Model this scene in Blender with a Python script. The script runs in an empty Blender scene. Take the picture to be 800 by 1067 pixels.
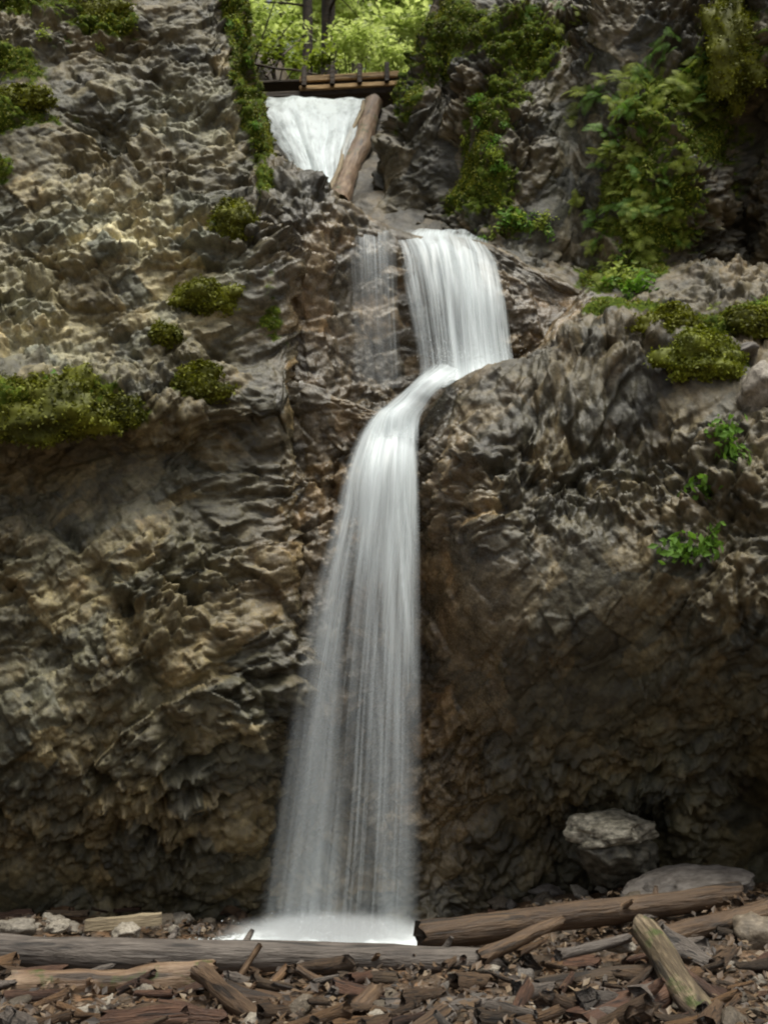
import bpy, math, random
import numpy as np
from mathutils import Vector, Matrix, Quaternion

random.seed(7)
RNG = np.random.default_rng(11)
SC = bpy.context.scene
COL = SC.collection
R = math.radians

# ------------------------------------------------------------------ camera
CAM_Z, PITCH, F = 1.6, R(12.4), 1144.0
cp, sp = math.cos(PITCH), math.sin(PITCH)

def P(px, py, Y):
    """World point seen at (px, py) of the 800x1067 photograph at world distance y = Y."""
    u, v = (px - 400.0) / F, (533.5 - py) / F
    t = Y / (cp - v * sp)
    return np.array([u * t, Y, CAM_Z + (sp + v * cp) * t])

cam_d = bpy.data.cameras.new("camera")
cam = bpy.data.objects.new("camera", cam_d)
COL.objects.link(cam)
cam.location = (0, 0, CAM_Z)
cam.rotation_euler = (math.pi / 2 + PITCH, 0, 0)
cam_d.sensor_fit = 'VERTICAL'
cam_d.angle = 2 * math.atan(533.5 / F)
cam_d.clip_start, cam_d.clip_end = 0.05, 2000
SC.camera = cam

# ------------------------------------------------------------------ noise in numpy
TAB = RNG.random((64, 64, 64)).astype(np.float32)

def vnoise(p, scale=1.0, off=0.0):
    q = np.asarray(p, np.float32) * scale + off
    i = np.floor(q).astype(np.int32)
    f = q - i
    f = f * f * f * (f * (f * 6 - 15) + 10)
    a, b = i & 63, (i + 1) & 63
    x0, y0, z0 = a[:, 0], a[:, 1], a[:, 2]
    x1, y1, z1 = b[:, 0], b[:, 1], b[:, 2]
    fx, fy, fz = f[:, 0], f[:, 1], f[:, 2]
    l = lambda u, v, w: u + (v - u) * w
    c00 = l(TAB[x0, y0, z0], TAB[x1, y0, z0], fx)
    c10 = l(TAB[x0, y1, z0], TAB[x1, y1, z0], fx)
    c01 = l(TAB[x0, y0, z1], TAB[x1, y0, z1], fx)
    c11 = l(TAB[x0, y1, z1], TAB[x1, y1, z1], fx)
    return l(l(c00, c10, fy), l(c01, c11, fy), fz) * 2 - 1

def fbm(p, scale=1.0, octaves=4, off=0.0, gain=0.5):
    out, a, s = 0, 1.0, scale
    for o in range(octaves):
        out = out + a * vnoise(p, s, off + 17.3 * o)
        a *= gain
        s *= 2.03
    return out

CT = RNG.random((6, 128, 128)).astype(np.float32)

def domes(s, t, k=1.0, tilt=0.7, hh=0.5, seed=0, gap=False):
    """Tight-packed tilted lumps (one per jittered cell): (height, random value of the lump)."""
    s = np.asarray(s, np.float32) + seed * 13.7
    t = np.asarray(t, np.float32) + seed * 7.9
    i, j = np.floor(s).astype(np.int32), np.floor(t).astype(np.int32)
    best = np.full(s.shape, -1e9, np.float32)
    second = best.copy()
    rnd = np.zeros(s.shape, np.float32)
    for a in (-1, 0, 1):
        for b in (-1, 0, 1):
            ii, jj = (i + a) & 127, (j + b) & 127
            dx = s - (i + a + CT[0, ii, jj])
            dy = t - (j + b + CT[1, ii, jj])
            h = (CT[2, ii, jj] - .5) * 2 * hh + ((CT[3, ii, jj] - .5) * dx + (CT[4, ii, jj] - .5) * dy) * 2 * tilt - k * (.18 * (dx * dx + dy * dy) + .85 * np.maximum(np.abs(dx + .35 * dy), np.abs(dy - .3 * dx)))
            m = h > best
            second = np.where(m, best, np.maximum(second, h))
            best = np.where(m, h, best)
            rnd = np.where(m, CT[5, ii, jj], rnd)
    return (best, rnd, best - second) if gap else (best, rnd)

def sstep(a, b, x):
    t = np.clip((x - a) / (b - a), 0, 1)
    return t * t * (3 - 2 * t)

# ------------------------------------------------------------------ mesh helpers
def mesh_np(name, V, faces, mat=None, smooth=True, attrs=None, uv=None):
    """V (n,3); faces (m,k) with k = 3 or 4."""
    V = np.ascontiguousarray(V, np.float32)
    faces = np.ascontiguousarray(faces, np.int32)
    me = bpy.data.meshes.new(name)
    n, (m, k) = len(V), faces.shape
    me.vertices.add(n)
    me.vertices.foreach_set("co", V.ravel())
    me.loops.add(m * k)
    me.loops.foreach_set("vertex_index", faces.ravel())
    me.polygons.add(m)
    me.polygons.foreach_set("loop_start", np.arange(0, m * k, k, dtype=np.int32))
    me.polygons.foreach_set("loop_total", np.full(m, k, np.int32))
    me.polygons.foreach_set("use_smooth", np.full(m, smooth, bool))
    for key, arr in (attrs or {}).items():
        arr = np.asarray(arr, np.float32)
        if arr.ndim == 1:
            me.attributes.new(key, 'FLOAT', 'POINT').data.foreach_set("value", np.ascontiguousarray(arr))
        else:
            if arr.shape[1] == 3:
                arr = np.concatenate([arr, np.ones((len(arr), 1), np.float32)], 1)
            me.attributes.new(key, 'FLOAT_COLOR', 'POINT').data.foreach_set("color", np.ascontiguousarray(arr).ravel())
    if uv is not None:
        l = me.uv_layers.new(name="UVMap")
        l.data.foreach_set("uv", np.ascontiguousarray(uv[faces.ravel()], np.float32).ravel())
    me.update()
    me.validate()
    if mat:
        me.materials.append(mat)
    return me

def link(name, data, parent=None, loc=None):
    o = bpy.data.objects.new(name, data)
    COL.objects.link(o)
    if parent:
        o.parent = parent
    if loc is not None:
        o.location = loc
    return o

def tag(o, label=None, cat=None, group=None, kind=None):
    if label: o["label"] = label
    if cat: o["category"] = cat
    if group: o["group"] = group
    if kind: o["kind"] = kind
    return o

def thing(name, label, cat, loc=(0, 0, 0), group=None):
    o = link(name, None, loc=loc)
    o.empty_display_size = .2
    return tag(o, label, cat, group)

def grid_faces(nv, nu):
    i = np.arange(nv * nu).reshape(nv, nu)
    return np.stack([i[:-1, :-1], i[1:, :-1], i[1:, 1:], i[:-1, 1:]], -1).reshape(-1, 4)

def cr_matrix(lens, res):
    """Catmull-Rom rows for a chain of control points whose segments have the given lengths."""
    n = len(lens) + 1
    rows = []
    for s, L in enumerate(lens):
        m = max(2, int(math.ceil(L / res)))
        for q in range(m + (1 if s == n - 2 else 0)):
            t = q / m
            w = np.zeros(n)
            c = [-.5 * t + t * t - .5 * t ** 3, 1 - 2.5 * t * t + 1.5 * t ** 3, .5 * t + 2 * t * t - 1.5 * t ** 3, -.5 * t * t + .5 * t ** 3]
            for d, wt in zip((-1, 0, 1, 2), c):
                w[min(max(s + d, 0), n - 1)] += wt
            rows.append(w)
    return np.array(rows)

def spline_grid(C, res, resv=None):
    """C (rows, cols, 3) control points -> dense (nv, nu, 3)."""
    C = np.asarray(C, float)
    lu = np.median(np.linalg.norm(np.diff(C, axis=1), axis=2), axis=0)
    lv = np.median(np.linalg.norm(np.diff(C, axis=0), axis=2), axis=1)
    Bu, Bv = cr_matrix(lu, res), cr_matrix(lv, resv or res)
    return np.einsum('ij,jkc->ikc', Bv, np.einsum('lk,jkc->jlc', Bu, C))

def grid_normals(G):
    du = np.gradient(G, axis=1)
    dv = np.gradient(G, axis=0)
    n = np.cross(dv, du)
    n /= np.linalg.norm(n, axis=2, keepdims=True) + 1e-9
    return n

# ------------------------------------------------------------------ materials
def new_mat(name):
    m = bpy.data.materials.new(name)
    m.use_nodes = True
    nt = m.node_tree
    nt.nodes.clear()
    out = nt.nodes.new('ShaderNodeOutputMaterial')
    return m, nt, out

class NB:
    def __init__(s, nt): s.nt = nt
    def n(s, t, **kw):
        x = s.nt.nodes.new(t)
        for k, v in kw.items():
            if k.startswith('i_'):
                key = k[2:]
                key = int(key) if key.isdigit() else key.replace('_', ' ')
                s.put(x.inputs[key], v)
            else:
                setattr(x, k, v)
        return x
    def put(s, sock, v):
        if isinstance(v, bpy.types.NodeSocket): s.nt.links.new(v, sock)
        elif hasattr(v, 'outputs'): s.nt.links.new(v.outputs[0], sock)
        else: sock.default_value = v
    def math(s, op, a, b=None, clamp=False):
        x = s.n('ShaderNodeMath', operation=op, use_clamp=clamp)
        s.put(x.inputs[0], a)
        if b is not None: s.put(x.inputs[1], b)
        return x.outputs[0]
    def mix(s, f, a, b, mode='MIX'):
        x = s.n('ShaderNodeMix', data_type='RGBA', blend_type=mode)
        s.put(x.inputs[0], f); s.put(x.inputs[6], a); s.put(x.inputs[7], b)
        return x.outputs[2]
    def noise(s, vec, scale, detail=4, rough=.55):
        x = s.n('ShaderNodeTexNoise')
        if vec is not None: s.put(x.inputs['Vector'], vec)
        x.inputs['Scale'].default_value = scale
        x.inputs['Detail'].default_value = detail
        x.inputs['Roughness'].default_value = rough
        return x.outputs[0]
    def attr(s, name, out='Fac'):
        return s.n('ShaderNodeAttribute', attribute_name=name).outputs[out]
    def ramp(s, v, stops):
        x = s.n('ShaderNodeValToRGB')
        s.put(x.inputs[0], v)
        e = x.color_ramp.elements
        while len(e) < len(stops): e.new(.5)
        for q, (p_, c) in zip(e, stops):
            q.position = p_
            q.color = (*c, 1) if len(c) == 3 else c
        return x.outputs[0]
    def rng(s, v, a, b, c, d):
        x = s.n('ShaderNodeMapRange')
        s.put(x.inputs[0], v)
        for k, val in zip((1, 2, 3, 4), (a, b, c, d)): s.put(x.inputs[k], val)
        return x.outputs[0]

def rock_material():
    m, nt, out = new_mat("wet_rock")
    b = NB(nt)
    pos = b.n('ShaderNodeNewGeometry').outputs['Position']
    tint = b.attr('tint', 'Color')
    moss, wet = b.attr('moss'), b.attr('wet')
    n1 = b.noise(pos, 9, 6, .6)
    n2 = b.noise(pos, 38, 4, .6)
    k = b.math('MULTIPLY', b.rng(n1, .3, .7, .62, 1.35), b.rng(n2, .3, .7, .75, 1.25))
    kk = b.n('ShaderNodeCombineColor', i_0=k, i_1=k, i_2=k)
    rock = b.mix(1.0, tint, kk, 'MULTIPLY')
    # rusty and pale stains
    st = b.rng(b.noise(pos, 2.3, 5, .65), .52, .68, 0, .28)
    rock = b.mix(st, rock, b.mix(1.0, rock, (1.35, .98, .66, 1), 'MULTIPLY'))
    mn = b.math('ADD', moss, b.rng(n1, .25, .75, -.28, .28))
    mf = b.rng(mn, .38, .58, 0, 1)
    mossc = b.ramp(b.noise(pos, 14, 5, .65), [(.3, (.018, .028, .004)), (.5, (.055, .082, .009)), (.7, (.14, .175, .02))])
    base = b.mix(mf, rock, mossc)
    ro = b.math('ADD', b.rng(wet, 0, 1, .66, .24), b.rng(n2, .3, .7, -.08, .1), True)
    ro = b.math('MAXIMUM', ro, b.math('MULTIPLY', mf, .95))
    bump = b.n('ShaderNodeBump', i_Strength=.75, i_Distance=.018)
    hgt = b.math('ADD', b.noise(pos, 22, 8, .65), b.math('MULTIPLY', b.noise(pos, 85, 4, .6), .35))
    nt.links.new(hgt, bump.inputs['Height'])
    pr = b.n('ShaderNodeBsdfPrincipled')
    b.put(pr.inputs['Base Color'], base)
    b.put(pr.inputs['Roughness'], ro)
    b.put(pr.inputs['Normal'], bump.outputs[0])
    b.put(pr.inputs['Specular IOR Level'], b.rng(mf, 0, 1, .5, .1))
    nt.links.new(pr.outputs[0], out.inputs[0])
    return m

def leaf_material(name, c0, c1, trans=.35):
    m, nt, out = new_mat(name)
    b = NB(nt)
    v = b.attr('shade')
    col = b.mix(v, (*c0, 1), (*c1, 1))
    d = b.n('ShaderNodeBsdfPrincipled', i_Roughness=.6)
    d.inputs['Specular IOR Level'].default_value = .25
    t = b.n('ShaderNodeBsdfTranslucent')
    b.put(d.inputs['Base Color'], col)
    b.put(t.inputs['Color'], b.mix(1.0, col, (1.25, 1.3, .85, 1), 'MULTIPLY'))
    mx = b.n('ShaderNodeMixShader', i_0=trans)
    nt.links.new(d.outputs[0], mx.inputs[1]); nt.links.new(t.outputs[0], mx.inputs[2])
    nt.links.new(mx.outputs[0], out.inputs[0])
    return m

def wood_material(name, stops, wet=.5, grain=26, moss=0.0):
    m, nt, out = new_mat(name)
    b = NB(nt)
    tc = b.n('ShaderNodeTexCoord').outputs['Object']
    oi = b.n('ShaderNodeObjectInfo').outputs['Random']
    mp = b.n('ShaderNodeMapping')
    mp.inputs['Scale'].default_value = (.09, 1, 1)          # logs are modelled along x
    nt.links.new(tc, mp.inputs[0])
    sh = b.n('ShaderNodeVectorMath', operation='ADD')
    nt.links.new(mp.outputs[0], sh.inputs[0])
    nt.links.new(b.n('ShaderNodeCombineXYZ', i_0=b.math('MULTIPLY', oi, 37.0)).outputs[0], sh.inputs[1])
    g = b.noise(sh.outputs[0], grain, 7, .62)
    split = b.rng(b.noise(sh.outputs[0], grain * .45, 3, .5), .36, .42, .25, 1)     # drying cracks along the grain
    blot = b.noise(tc, 3.2, 5, .6)
    col = b.ramp(b.math('ADD', b.math('MULTIPLY', g, .65), b.math('MULTIPLY', blot, .38)), stops)
    col = b.mix(1.0, col, (1.1, .96, .72, 1), 'MULTIPLY')
    val = b.math('MULTIPLY', b.rng(oi, 0, 1, .6, 1.2), split)
    col = b.mix(1.0, col, b.n('ShaderNodeCombineColor', i_0=val, i_1=val, i_2=val).outputs[0], 'MULTIPLY')
    if moss:
        mf = b.rng(b.noise(tc, 4.5, 6, .7), .62 - moss * .2, .72 - moss * .2, 0, .9)
        col = b.mix(mf, col, (.05, .07, .012, 1))
    bump = b.n('ShaderNodeBump', i_Strength=.95, i_Distance=.035)
    nt.links.new(g, bump.inputs['Height'])
    pr = b.n('ShaderNodeBsdfPrincipled')
    b.put(pr.inputs['Base Color'], col)
    b.put(pr.inputs['Roughness'], b.rng(g, .3, .7, wet, wet + .25))
    b.put(pr.inputs['Normal'], bump.outputs[0])
    nt.links.new(pr.outputs[0], out.inputs[0])
    return m

def stone_material(name, stops, rough=.6):
    m, nt, out = new_mat(name)
    b = NB(nt)
    tc = b.n('ShaderNodeTexCoord').outputs['Object']
    oi = b.n('ShaderNodeObjectInfo').outputs['Random']
    sh = b.n('ShaderNodeVectorMath', operation='ADD')
    nt.links.new(tc, sh.inputs[0])
    nt.links.new(b.n('ShaderNodeCombineXYZ', i_0=b.math('MULTIPLY', oi, 31.0)).outputs[0], sh.inputs[1])
    g = b.noise(sh.outputs[0], 6, 8, .65)
    col = b.ramp(g, stops)
    val = b.rng(oi, 0, 1, .65, 1.3)
    col = b.mix(1.0, col, b.n('ShaderNodeCombineColor', i_0=val, i_1=val, i_2=val).outputs[0], 'MULTIPLY')
    bump = b.n('ShaderNodeBump', i_Strength=.6, i_Distance=.03)
    nt.links.new(g, bump.inputs['Height'])
    pr = b.n('ShaderNodeBsdfPrincipled', i_Roughness=rough)
    b.put(pr.inputs['Base Color'], col)
    b.put(pr.inputs['Normal'], bump.outputs[0])
    nt.links.new(pr.outputs[0], out.inputs[0])
    return m

def water_material(name, fu, fv, seed, cover):
    """Falling water: white aerated streaks with clear gaps. UV is in metres (across, down); 'dens' is how much water there is."""
    m, nt, out = new_mat(name)
    b = NB(nt)
    uv = b.n('ShaderNodeUVMap').outputs[0]
    def streak(su, sv, det, w):
        mp = b.n('ShaderNodeMapping')
        mp.inputs['Scale'].default_value = (su, sv, 1)
        mp.inputs['Location'].default_value = (seed * 3.7 + w, seed * 1.9, w)
        nt.links.new(uv, mp.inputs[0])
        return b.noise(mp.outputs[0], 1.0, det, .6)
    n = b.math('ADD', b.math('MULTIPLY', streak(fu, fv, 3, 0), .55), b.math('MULTIPLY', streak(fu * 3.1, fv * 1.3, 2, 5), .45))
    n = b.rng(n, .3, .7, -.5, .5)
    d = b.attr('dens')
    edge_ = b.math('MULTIPLY', d, 5.0, True)
    a = b.math('ADD', d, b.math('MULTIPLY', b.math('MULTIPLY', n, cover), edge_), True)
    pr = b.n('ShaderNodeBsdfPrincipled', i_Roughness=.35)
    pr.inputs['Base Color'].default_value = (.86, .93, .95, 1)
    pr.inputs['Specular IOR Level'].default_value = .3
    tl = b.n('ShaderNodeBsdfTranslucent')
    tl.inputs['Color'].default_value = (.9, .93, .92, 1)
    body = b.n('ShaderNodeMixShader', i_0=.3)
    nt.links.new(pr.outputs[0], body.inputs[1]); nt.links.new(tl.outputs[0], body.inputs[2])
    tr = b.n('ShaderNodeBsdfTransparent')
    mx = b.n('ShaderNodeMixShader')
    nt.links.new(a, mx.inputs[0])
    nt.links.new(tr.outputs[0], mx.inputs[1]); nt.links.new(body.outputs[0], mx.inputs[2])
    nt.links.new(mx.outputs[0], out.inputs[0])
    return m

ROCK = rock_material()
M_FERN = leaf_material("fern_green", (.10, .14, .016), (.42, .50, .085))
M_LIME = leaf_material("bright_leaf_green", (.07, .15, .015), (.17, .32, .05))
M_MOSS = leaf_material("moss_green", (.045, .05, .005), (.235, .25, .022), .2)
M_MOSSB = leaf_material("bright_moss_green", (.07, .085, .006), (.26, .29, .025), .2)
M_TREE = leaf_material("forest_leaf_green", (.26, .33, .09), (.60, .66, .33), .55)
M_GREY = wood_material("bleached_grey_wood", [(.3, (.04, .035, .038)), (.5, (.115, .108, .118)), (.7, (.215, .21, .235))])
M_BROWN = wood_material("brown_wood", [(.3, (0.023, 0.015, 0.010)), (.5, (0.081, 0.054, 0.036)), (.7, (0.157, 0.112, 0.078))])
M_RED = wood_material("red_rotten_wood", [(.3, (0.021, 0.010, 0.007)), (.5, (0.068, 0.036, 0.025)), (.7, (0.139, 0.082, 0.061))])
M_ORANGE = wood_material("orange_brown_wood", [(.3, (0.028, 0.016, 0.009)), (.5, (0.111, 0.067, 0.036)), (.7, (0.191, 0.126, 0.074))])
M_DARK = wood_material("dark_bark", [(.3, (.014, .01, .007)), (.5, (.045, .032, .022)), (.7, (.11, .085, .065))], .6)
M_MOSSLOG = wood_material("mossy_bark", [(.3, (.02, .016, .011)), (.5, (.075, .062, .045)), (.7, (.27, .24, .2))], .6, 26, .3)
M_BARE = wood_material("bare_wet_wood", [(.3, (0.060, 0.037, 0.029)), (.5, (0.15, 0.108, 0.083)), (.7, (0.30, 0.245, 0.21))], .35, 20, .3)
M_PALE = wood_material("pale_dry_wood", [(.3, (.09, .08, .065)), (.5, (.22, .2, .165)), (.7, (.32, .3, .26))], .7)
M_PLANK = wood_material("planed_timber", [(.3, (.26, .19, .11)), (.5, (.46, .35, .22)), (.7, (.58, .47, .32))], .7)
M_STONE = stone_material("brown_stone", [(.3, (.04, .03, .02)), (.55, (.12, .095, .065)), (.75, (.24, .2, .15))])
M_PALEST = stone_material("pale_stone", [(.3, (.1, .085, .065)), (.5, (.24, .21, .165)), (.7, (.38, .34, .28))])
M_SLAB = stone_material("grey_slab_stone", [(.3, (.05, .042, .035)), (.5, (.115, .10, .085)), (.7, (.18, .16, .14))])

# ------------------------------------------------------------------ where moss, pale rock and wet rock are (real colour of the stone)
def blob(V, px, py, Y, rx, rz, ang=0):
    c = P(px, py, Y)
    sc = Y / F
    dx, dz = V[:, 0] - c[0], V[:, 2] - c[2]
    if ang:
        ca, sa = math.cos(R(ang)), math.sin(R(ang))
        dx, dz = dx * ca + dz * sa, -dx * sa + dz * ca
    return np.exp(-((dx / (rx * sc)) ** 2 + (dz / (rz * sc)) ** 2) - ((V[:, 1] - Y) / 2.2) ** 2)

MOSS = [(60, 20, 13.2, 70, 26), (20, 90, 13, 40, 34), (25, 140, 12.8, 50, 24), (5, 190, 12.6, 30, 20), (115, 30, 13.2, 40, 18), (242, 5, 13.9, 15, 35), (248, 45, 13.8, 15, 40), (258, 85, 13.6, 14, 40), (266, 125, 13.5, 13, 40), (274, 165, 13.3, 12, 40), (280, 210, 13.1, 11, 40), (262, 90, 14.4, 14, 120),
        (242, 236, 12.6, 22, 18), (212, 312, 12.3, 30, 18, 30), (180, 350, 12.1, 14, 9), (60, 425, 11.6, 110, 30), (205, 405, 12, 30, 14), (285, 330, 12.5, 14, 40),
        (455, 30, 14.8, 45, 60), (540, 20, 14.2, 60, 45), (516, 110, 14.1, 36, 62), (502, 192, 14.2, 32, 48), (545, 236, 14, 40, 18), (560, 40, 14.1, 40, 40),
        (660, 150, 13.4, 60, 70), (680, 230, 13.3, 65, 60), (640, 290, 13.3, 40, 30), (720, 110, 13.3, 50, 50), (775, 60, 12.8, 40, 90),
        (690, 120, 13.3, 60, 50), (700, 340, 12.3, 45, 25), (735, 380, 11.9, 45, 32), (790, 330, 12.2, 40, 22), (640, 330, 12.6, 40, 22), (425, 90, 15.6, 20, 60)]

def rock_attrs(V, N, r1, r2, base):
    tint = np.tile(np.array(base, np.float32), (len(V), 1))
    def add(w, c):
        nonlocal tint
        tint = tint * (1 - w[:, None]) + w[:, None] * np.array(c, np.float32)
    nz = fbm(V, .9, 3, 5)
    w = np.clip(blob(V, 130, 235, 12.4, 130, 70) + blob(V, 60, 350, 12, 110, 60) + blob(V, 210, 285, 12.3, 70, 60) + .8 * blob(V, 200, 120, 12.6, 80, 60), 0, 1)
    add(np.clip(w * (.75 + .8 * nz), 0, 1), (.66, .63, .53))
    w = np.clip(blob(V, 100, 720, 11.7, 130, 150), 0, 1)
    add(np.clip(w * (.55 + .9 * nz), 0, .8), (.40, .365, .28))
    w = np.clip(blob(V, 160, 880, 11.9, 200, 70), 0, 1)
    add(.6 * w, (.15, .115, .07))
    # water-stained red-brown rock behind and beside the falls
    w = np.clip(blob(V, 350, 330, 13.3, 80, 110) + blob(V, 400, 560, 12.3, 110, 190) + .7 * blob(V, 440, 750, 12.5, 90, 200) + blob(V, 560, 320, 13.2, 60, 50), 0, 1)
    add(w * .85, (.25, .18, .135))
    add(.8 * np.clip(blob(V, 350, 310, 13.2, 60, 95), 0, 1), (.33, .265, .215))
    wet = np.clip(w * 1.5 + .25, 0, 1)
    w = blob(V, 620, 500, 11.6, 190, 130)
    add(.6 * w, (.22, .195, .16))
    wet = np.maximum(wet, .75 * w)
    w = np.clip(blob(V, 590, 180, 14.2, 40, 110) + blob(V, 640, 20, 13.6, 90, 50), 0, 1)
    add(.8 * w, (.17, .165, .155))
    add(.8 * blob(V, 312, 222, 13.1, 38, 48), (.09, .082, .062))
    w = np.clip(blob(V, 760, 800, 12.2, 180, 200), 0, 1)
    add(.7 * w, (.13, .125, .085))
    k = (.6 + .8 * r1) * (.38 + 1.24 * r2) * .53
    tint = tint * k[:, None]
    warm = (r1 - .5) * .16
    tint = tint * np.stack([.93 + warm, .91 + 0 * warm, .67 - warm], 1)
    moss = 0
    for q in MOSS:
        moss = moss + blob(V, *q)
    moss = np.clip(moss * 1.35, 0, 1.3) * (.55 + .45 * np.clip(N[:, 2] + .55, 0, 1)) + .42 * fbm(V, 2.3, 4, 9) * (moss > .06) - .16
    moss = moss - .9 * np.clip(blob(V, 595, 170, 14.2, 30, 110), 0, 1)
    return tint, np.clip(moss, 0, 1), wet

WALLS = []

def rock_mass(label, C, res, base, amp=1.0, lump=1.0, cracks=(), smooth_zone=None, ang=38, name="rock_wall", calm=None):
    G = spline_grid(C, res)
    nv, nu, _ = G.shape
    V = G.reshape(-1, 3)
    N = grid_normals(G).reshape(-1, 3)
    # broad forms
    keepf = 1.0 if calm is None else 1 - .88 * calm(V)
    lump = lump * keepf
    amp = amp * keepf
    d = amp * (.20 * fbm(V, .55, 3, 1.7) + .05 * fbm(V, 1.7, 2, 8.1))
    # distances along the surface itself, so that lumps keep their shape on ledges and overhangs
    lu = np.linalg.norm(np.diff(G, axis=1), axis=2); lv = np.linalg.norm(np.diff(G, axis=0), axis=2)
    s3 = np.tile(np.concatenate([[0], np.cumsum(lu.mean(0))]), nv)
    t3 = -np.repeat(np.concatenate([[0], np.cumsum(lv.mean(1))]), nu)
    wx, wz = .09 * fbm(V, 1.1, 3, 3.1), .09 * fbm(V, 1.1, 3, 21.4)
    ca, sa = math.cos(R(ang)), math.sin(R(ang))
    s = (s3 + wx) * ca + (t3 + wz) * sa
    t = -(s3 + wx) * sa + (t3 + wz) * ca
    h0, r0, g0 = domes((s + .8 * wx) / 1.15, (t + .8 * wz) / .62, .9, 1.3, .55, 1, True)
    d = d + amp * .13 * h0
    V1 = V + N * d[:, None]
    N1 = grid_normals(V1.reshape(nv, nu, 3))
    for st in (1, 2, 4, 6, 6, 4, 2):                      # blurred normals: lumps push outward without tearing at creases
        Np = np.pad(N1, ((st, st), (st, st), (0, 0)), 'edge')
        N1 = (N1 + Np[2 * st:, st:-st] + Np[:-2 * st, st:-st] + Np[st:-st, 2 * st:] + Np[st:-st, :-2 * st]) / 5
    N1 = (N1 / (np.linalg.norm(N1, axis=2, keepdims=True) + 1e-6)).reshape(-1, 3)
    h1, r1 = domes(s / .42, t / .33, 1.0, 1.3, .5, 2)
    wx2, wz2 = .025 * fbm(V, 5, 2, 33.1), .025 * fbm(V, 5, 2, 44.4)
    h2, r2 = domes((s + wx2) / .185, (t + wz2) / .135, 1.0, 1.4, .5, 3)
    h3, r3 = domes((s + wx2) / .095, (t + wz2) / .065, 1.0, 1.4, .5, 4)
    h4, r4 = domes((s - wx2) / .055, (t + wz2) / .04, 1.0, 1.5, .5, 5)
    rough = np.clip(.78 + .95 * vnoise(V, .9, 60) + .35 * (r0 - .5), .22, 1.5)
    if smooth_zone is not None:
        rough = rough * (1 - .75 * smooth_zone(V))
    d2 = lump * rough * (.095 * h1 + .105 * h2 + .062 * h3 - .075 * np.exp(-(g0 / .055) ** 2) * np.clip(.6 + vnoise(V, 1.3, 30), 0, 1) + .018 * h4 + .014 * fbm(V, 14, 3, 71))
    for (a, b_, w, dep) in cracks:
        A, B = a[[0, 2]], b_[[0, 2]]
        q = V[:, [0, 2]] + .06 * np.stack([fbm(V, 3, 2, 81), fbm(V, 3, 2, 92)], 1)
        L = B - A
        tt = np.clip(((q - A) @ L) / (L @ L), 0, 1)
        dist = np.linalg.norm(q - A - tt[:, None] * L, axis=1)
        d2 = d2 - dep * np.exp(-(dist / w) ** 2)
    V2 = V1 + N1 * d2[:, None]
    N2 = grid_normals(V2.reshape(nv, nu, 3)).reshape(-1, 3)
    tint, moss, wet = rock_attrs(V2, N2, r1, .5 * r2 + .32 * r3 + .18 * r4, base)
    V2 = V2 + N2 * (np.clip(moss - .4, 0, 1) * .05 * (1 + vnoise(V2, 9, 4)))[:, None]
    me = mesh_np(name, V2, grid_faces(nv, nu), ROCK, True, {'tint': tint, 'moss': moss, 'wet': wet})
    o = link(name, me)
    tag(o, label, "rock face", None, "structure")
    WALLS.append((o, V2, N2, moss))
    return o

# ---- left buttress
rows_py = [-330, -160, -40, 60, 160, 240, 300, 360, 420, 475, 560, 680, 800, 900, 960, 1030]
rows_Y = [15.0, 14.0, 13.4, 12.95, 12.6, 12.35, 12.1, 11.95, 11.6, 11.9, 11.8, 11.65, 11.8, 12.3, 12.75, 12.95]
edge = [212, 228, 240, 255, 272, 284, 292, 300, 310, 315, 312, 305, 295, 285, 280, 278]
C = []
for py, Y, e in zip(rows_py, rows_Y, edge):
    row = [P(-430, py, Y - 1.6), P(-260, py, Y - .9), P(-110, py, Y - .45), P(0, py, Y - .15 - (.2 if py == 420 else 0)), P(80, py, Y - (.12 if py == 420 else 0)),
           P(150, py, Y + .05), P(215, py, Y + .1), P(e - 12, py, Y + .3), P(e, py, Y + .75), P(e - 6, py, Y + 2.2), P(e - 22, py, Y + 5), P(e - 60, py, Y + 10)]
    C.append(row)
crk = [(P(70, 560, 11.8), P(130, 640, 11.7), .09, .11), (P(130, 640, 11.7), P(190, 790, 11.7), .10, .13), (P(0, 500, 11.8), P(70, 560, 11.8), .07, .07),
       (P(150, 440, 12), P(300, 300, 12.3), .07, .07)]
rock_mass("tall pale knobbly cliff buttress with moss cushions to the side of the falls", C, .017, (.205, .18, .13), cracks=crk, ang=36)

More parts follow.
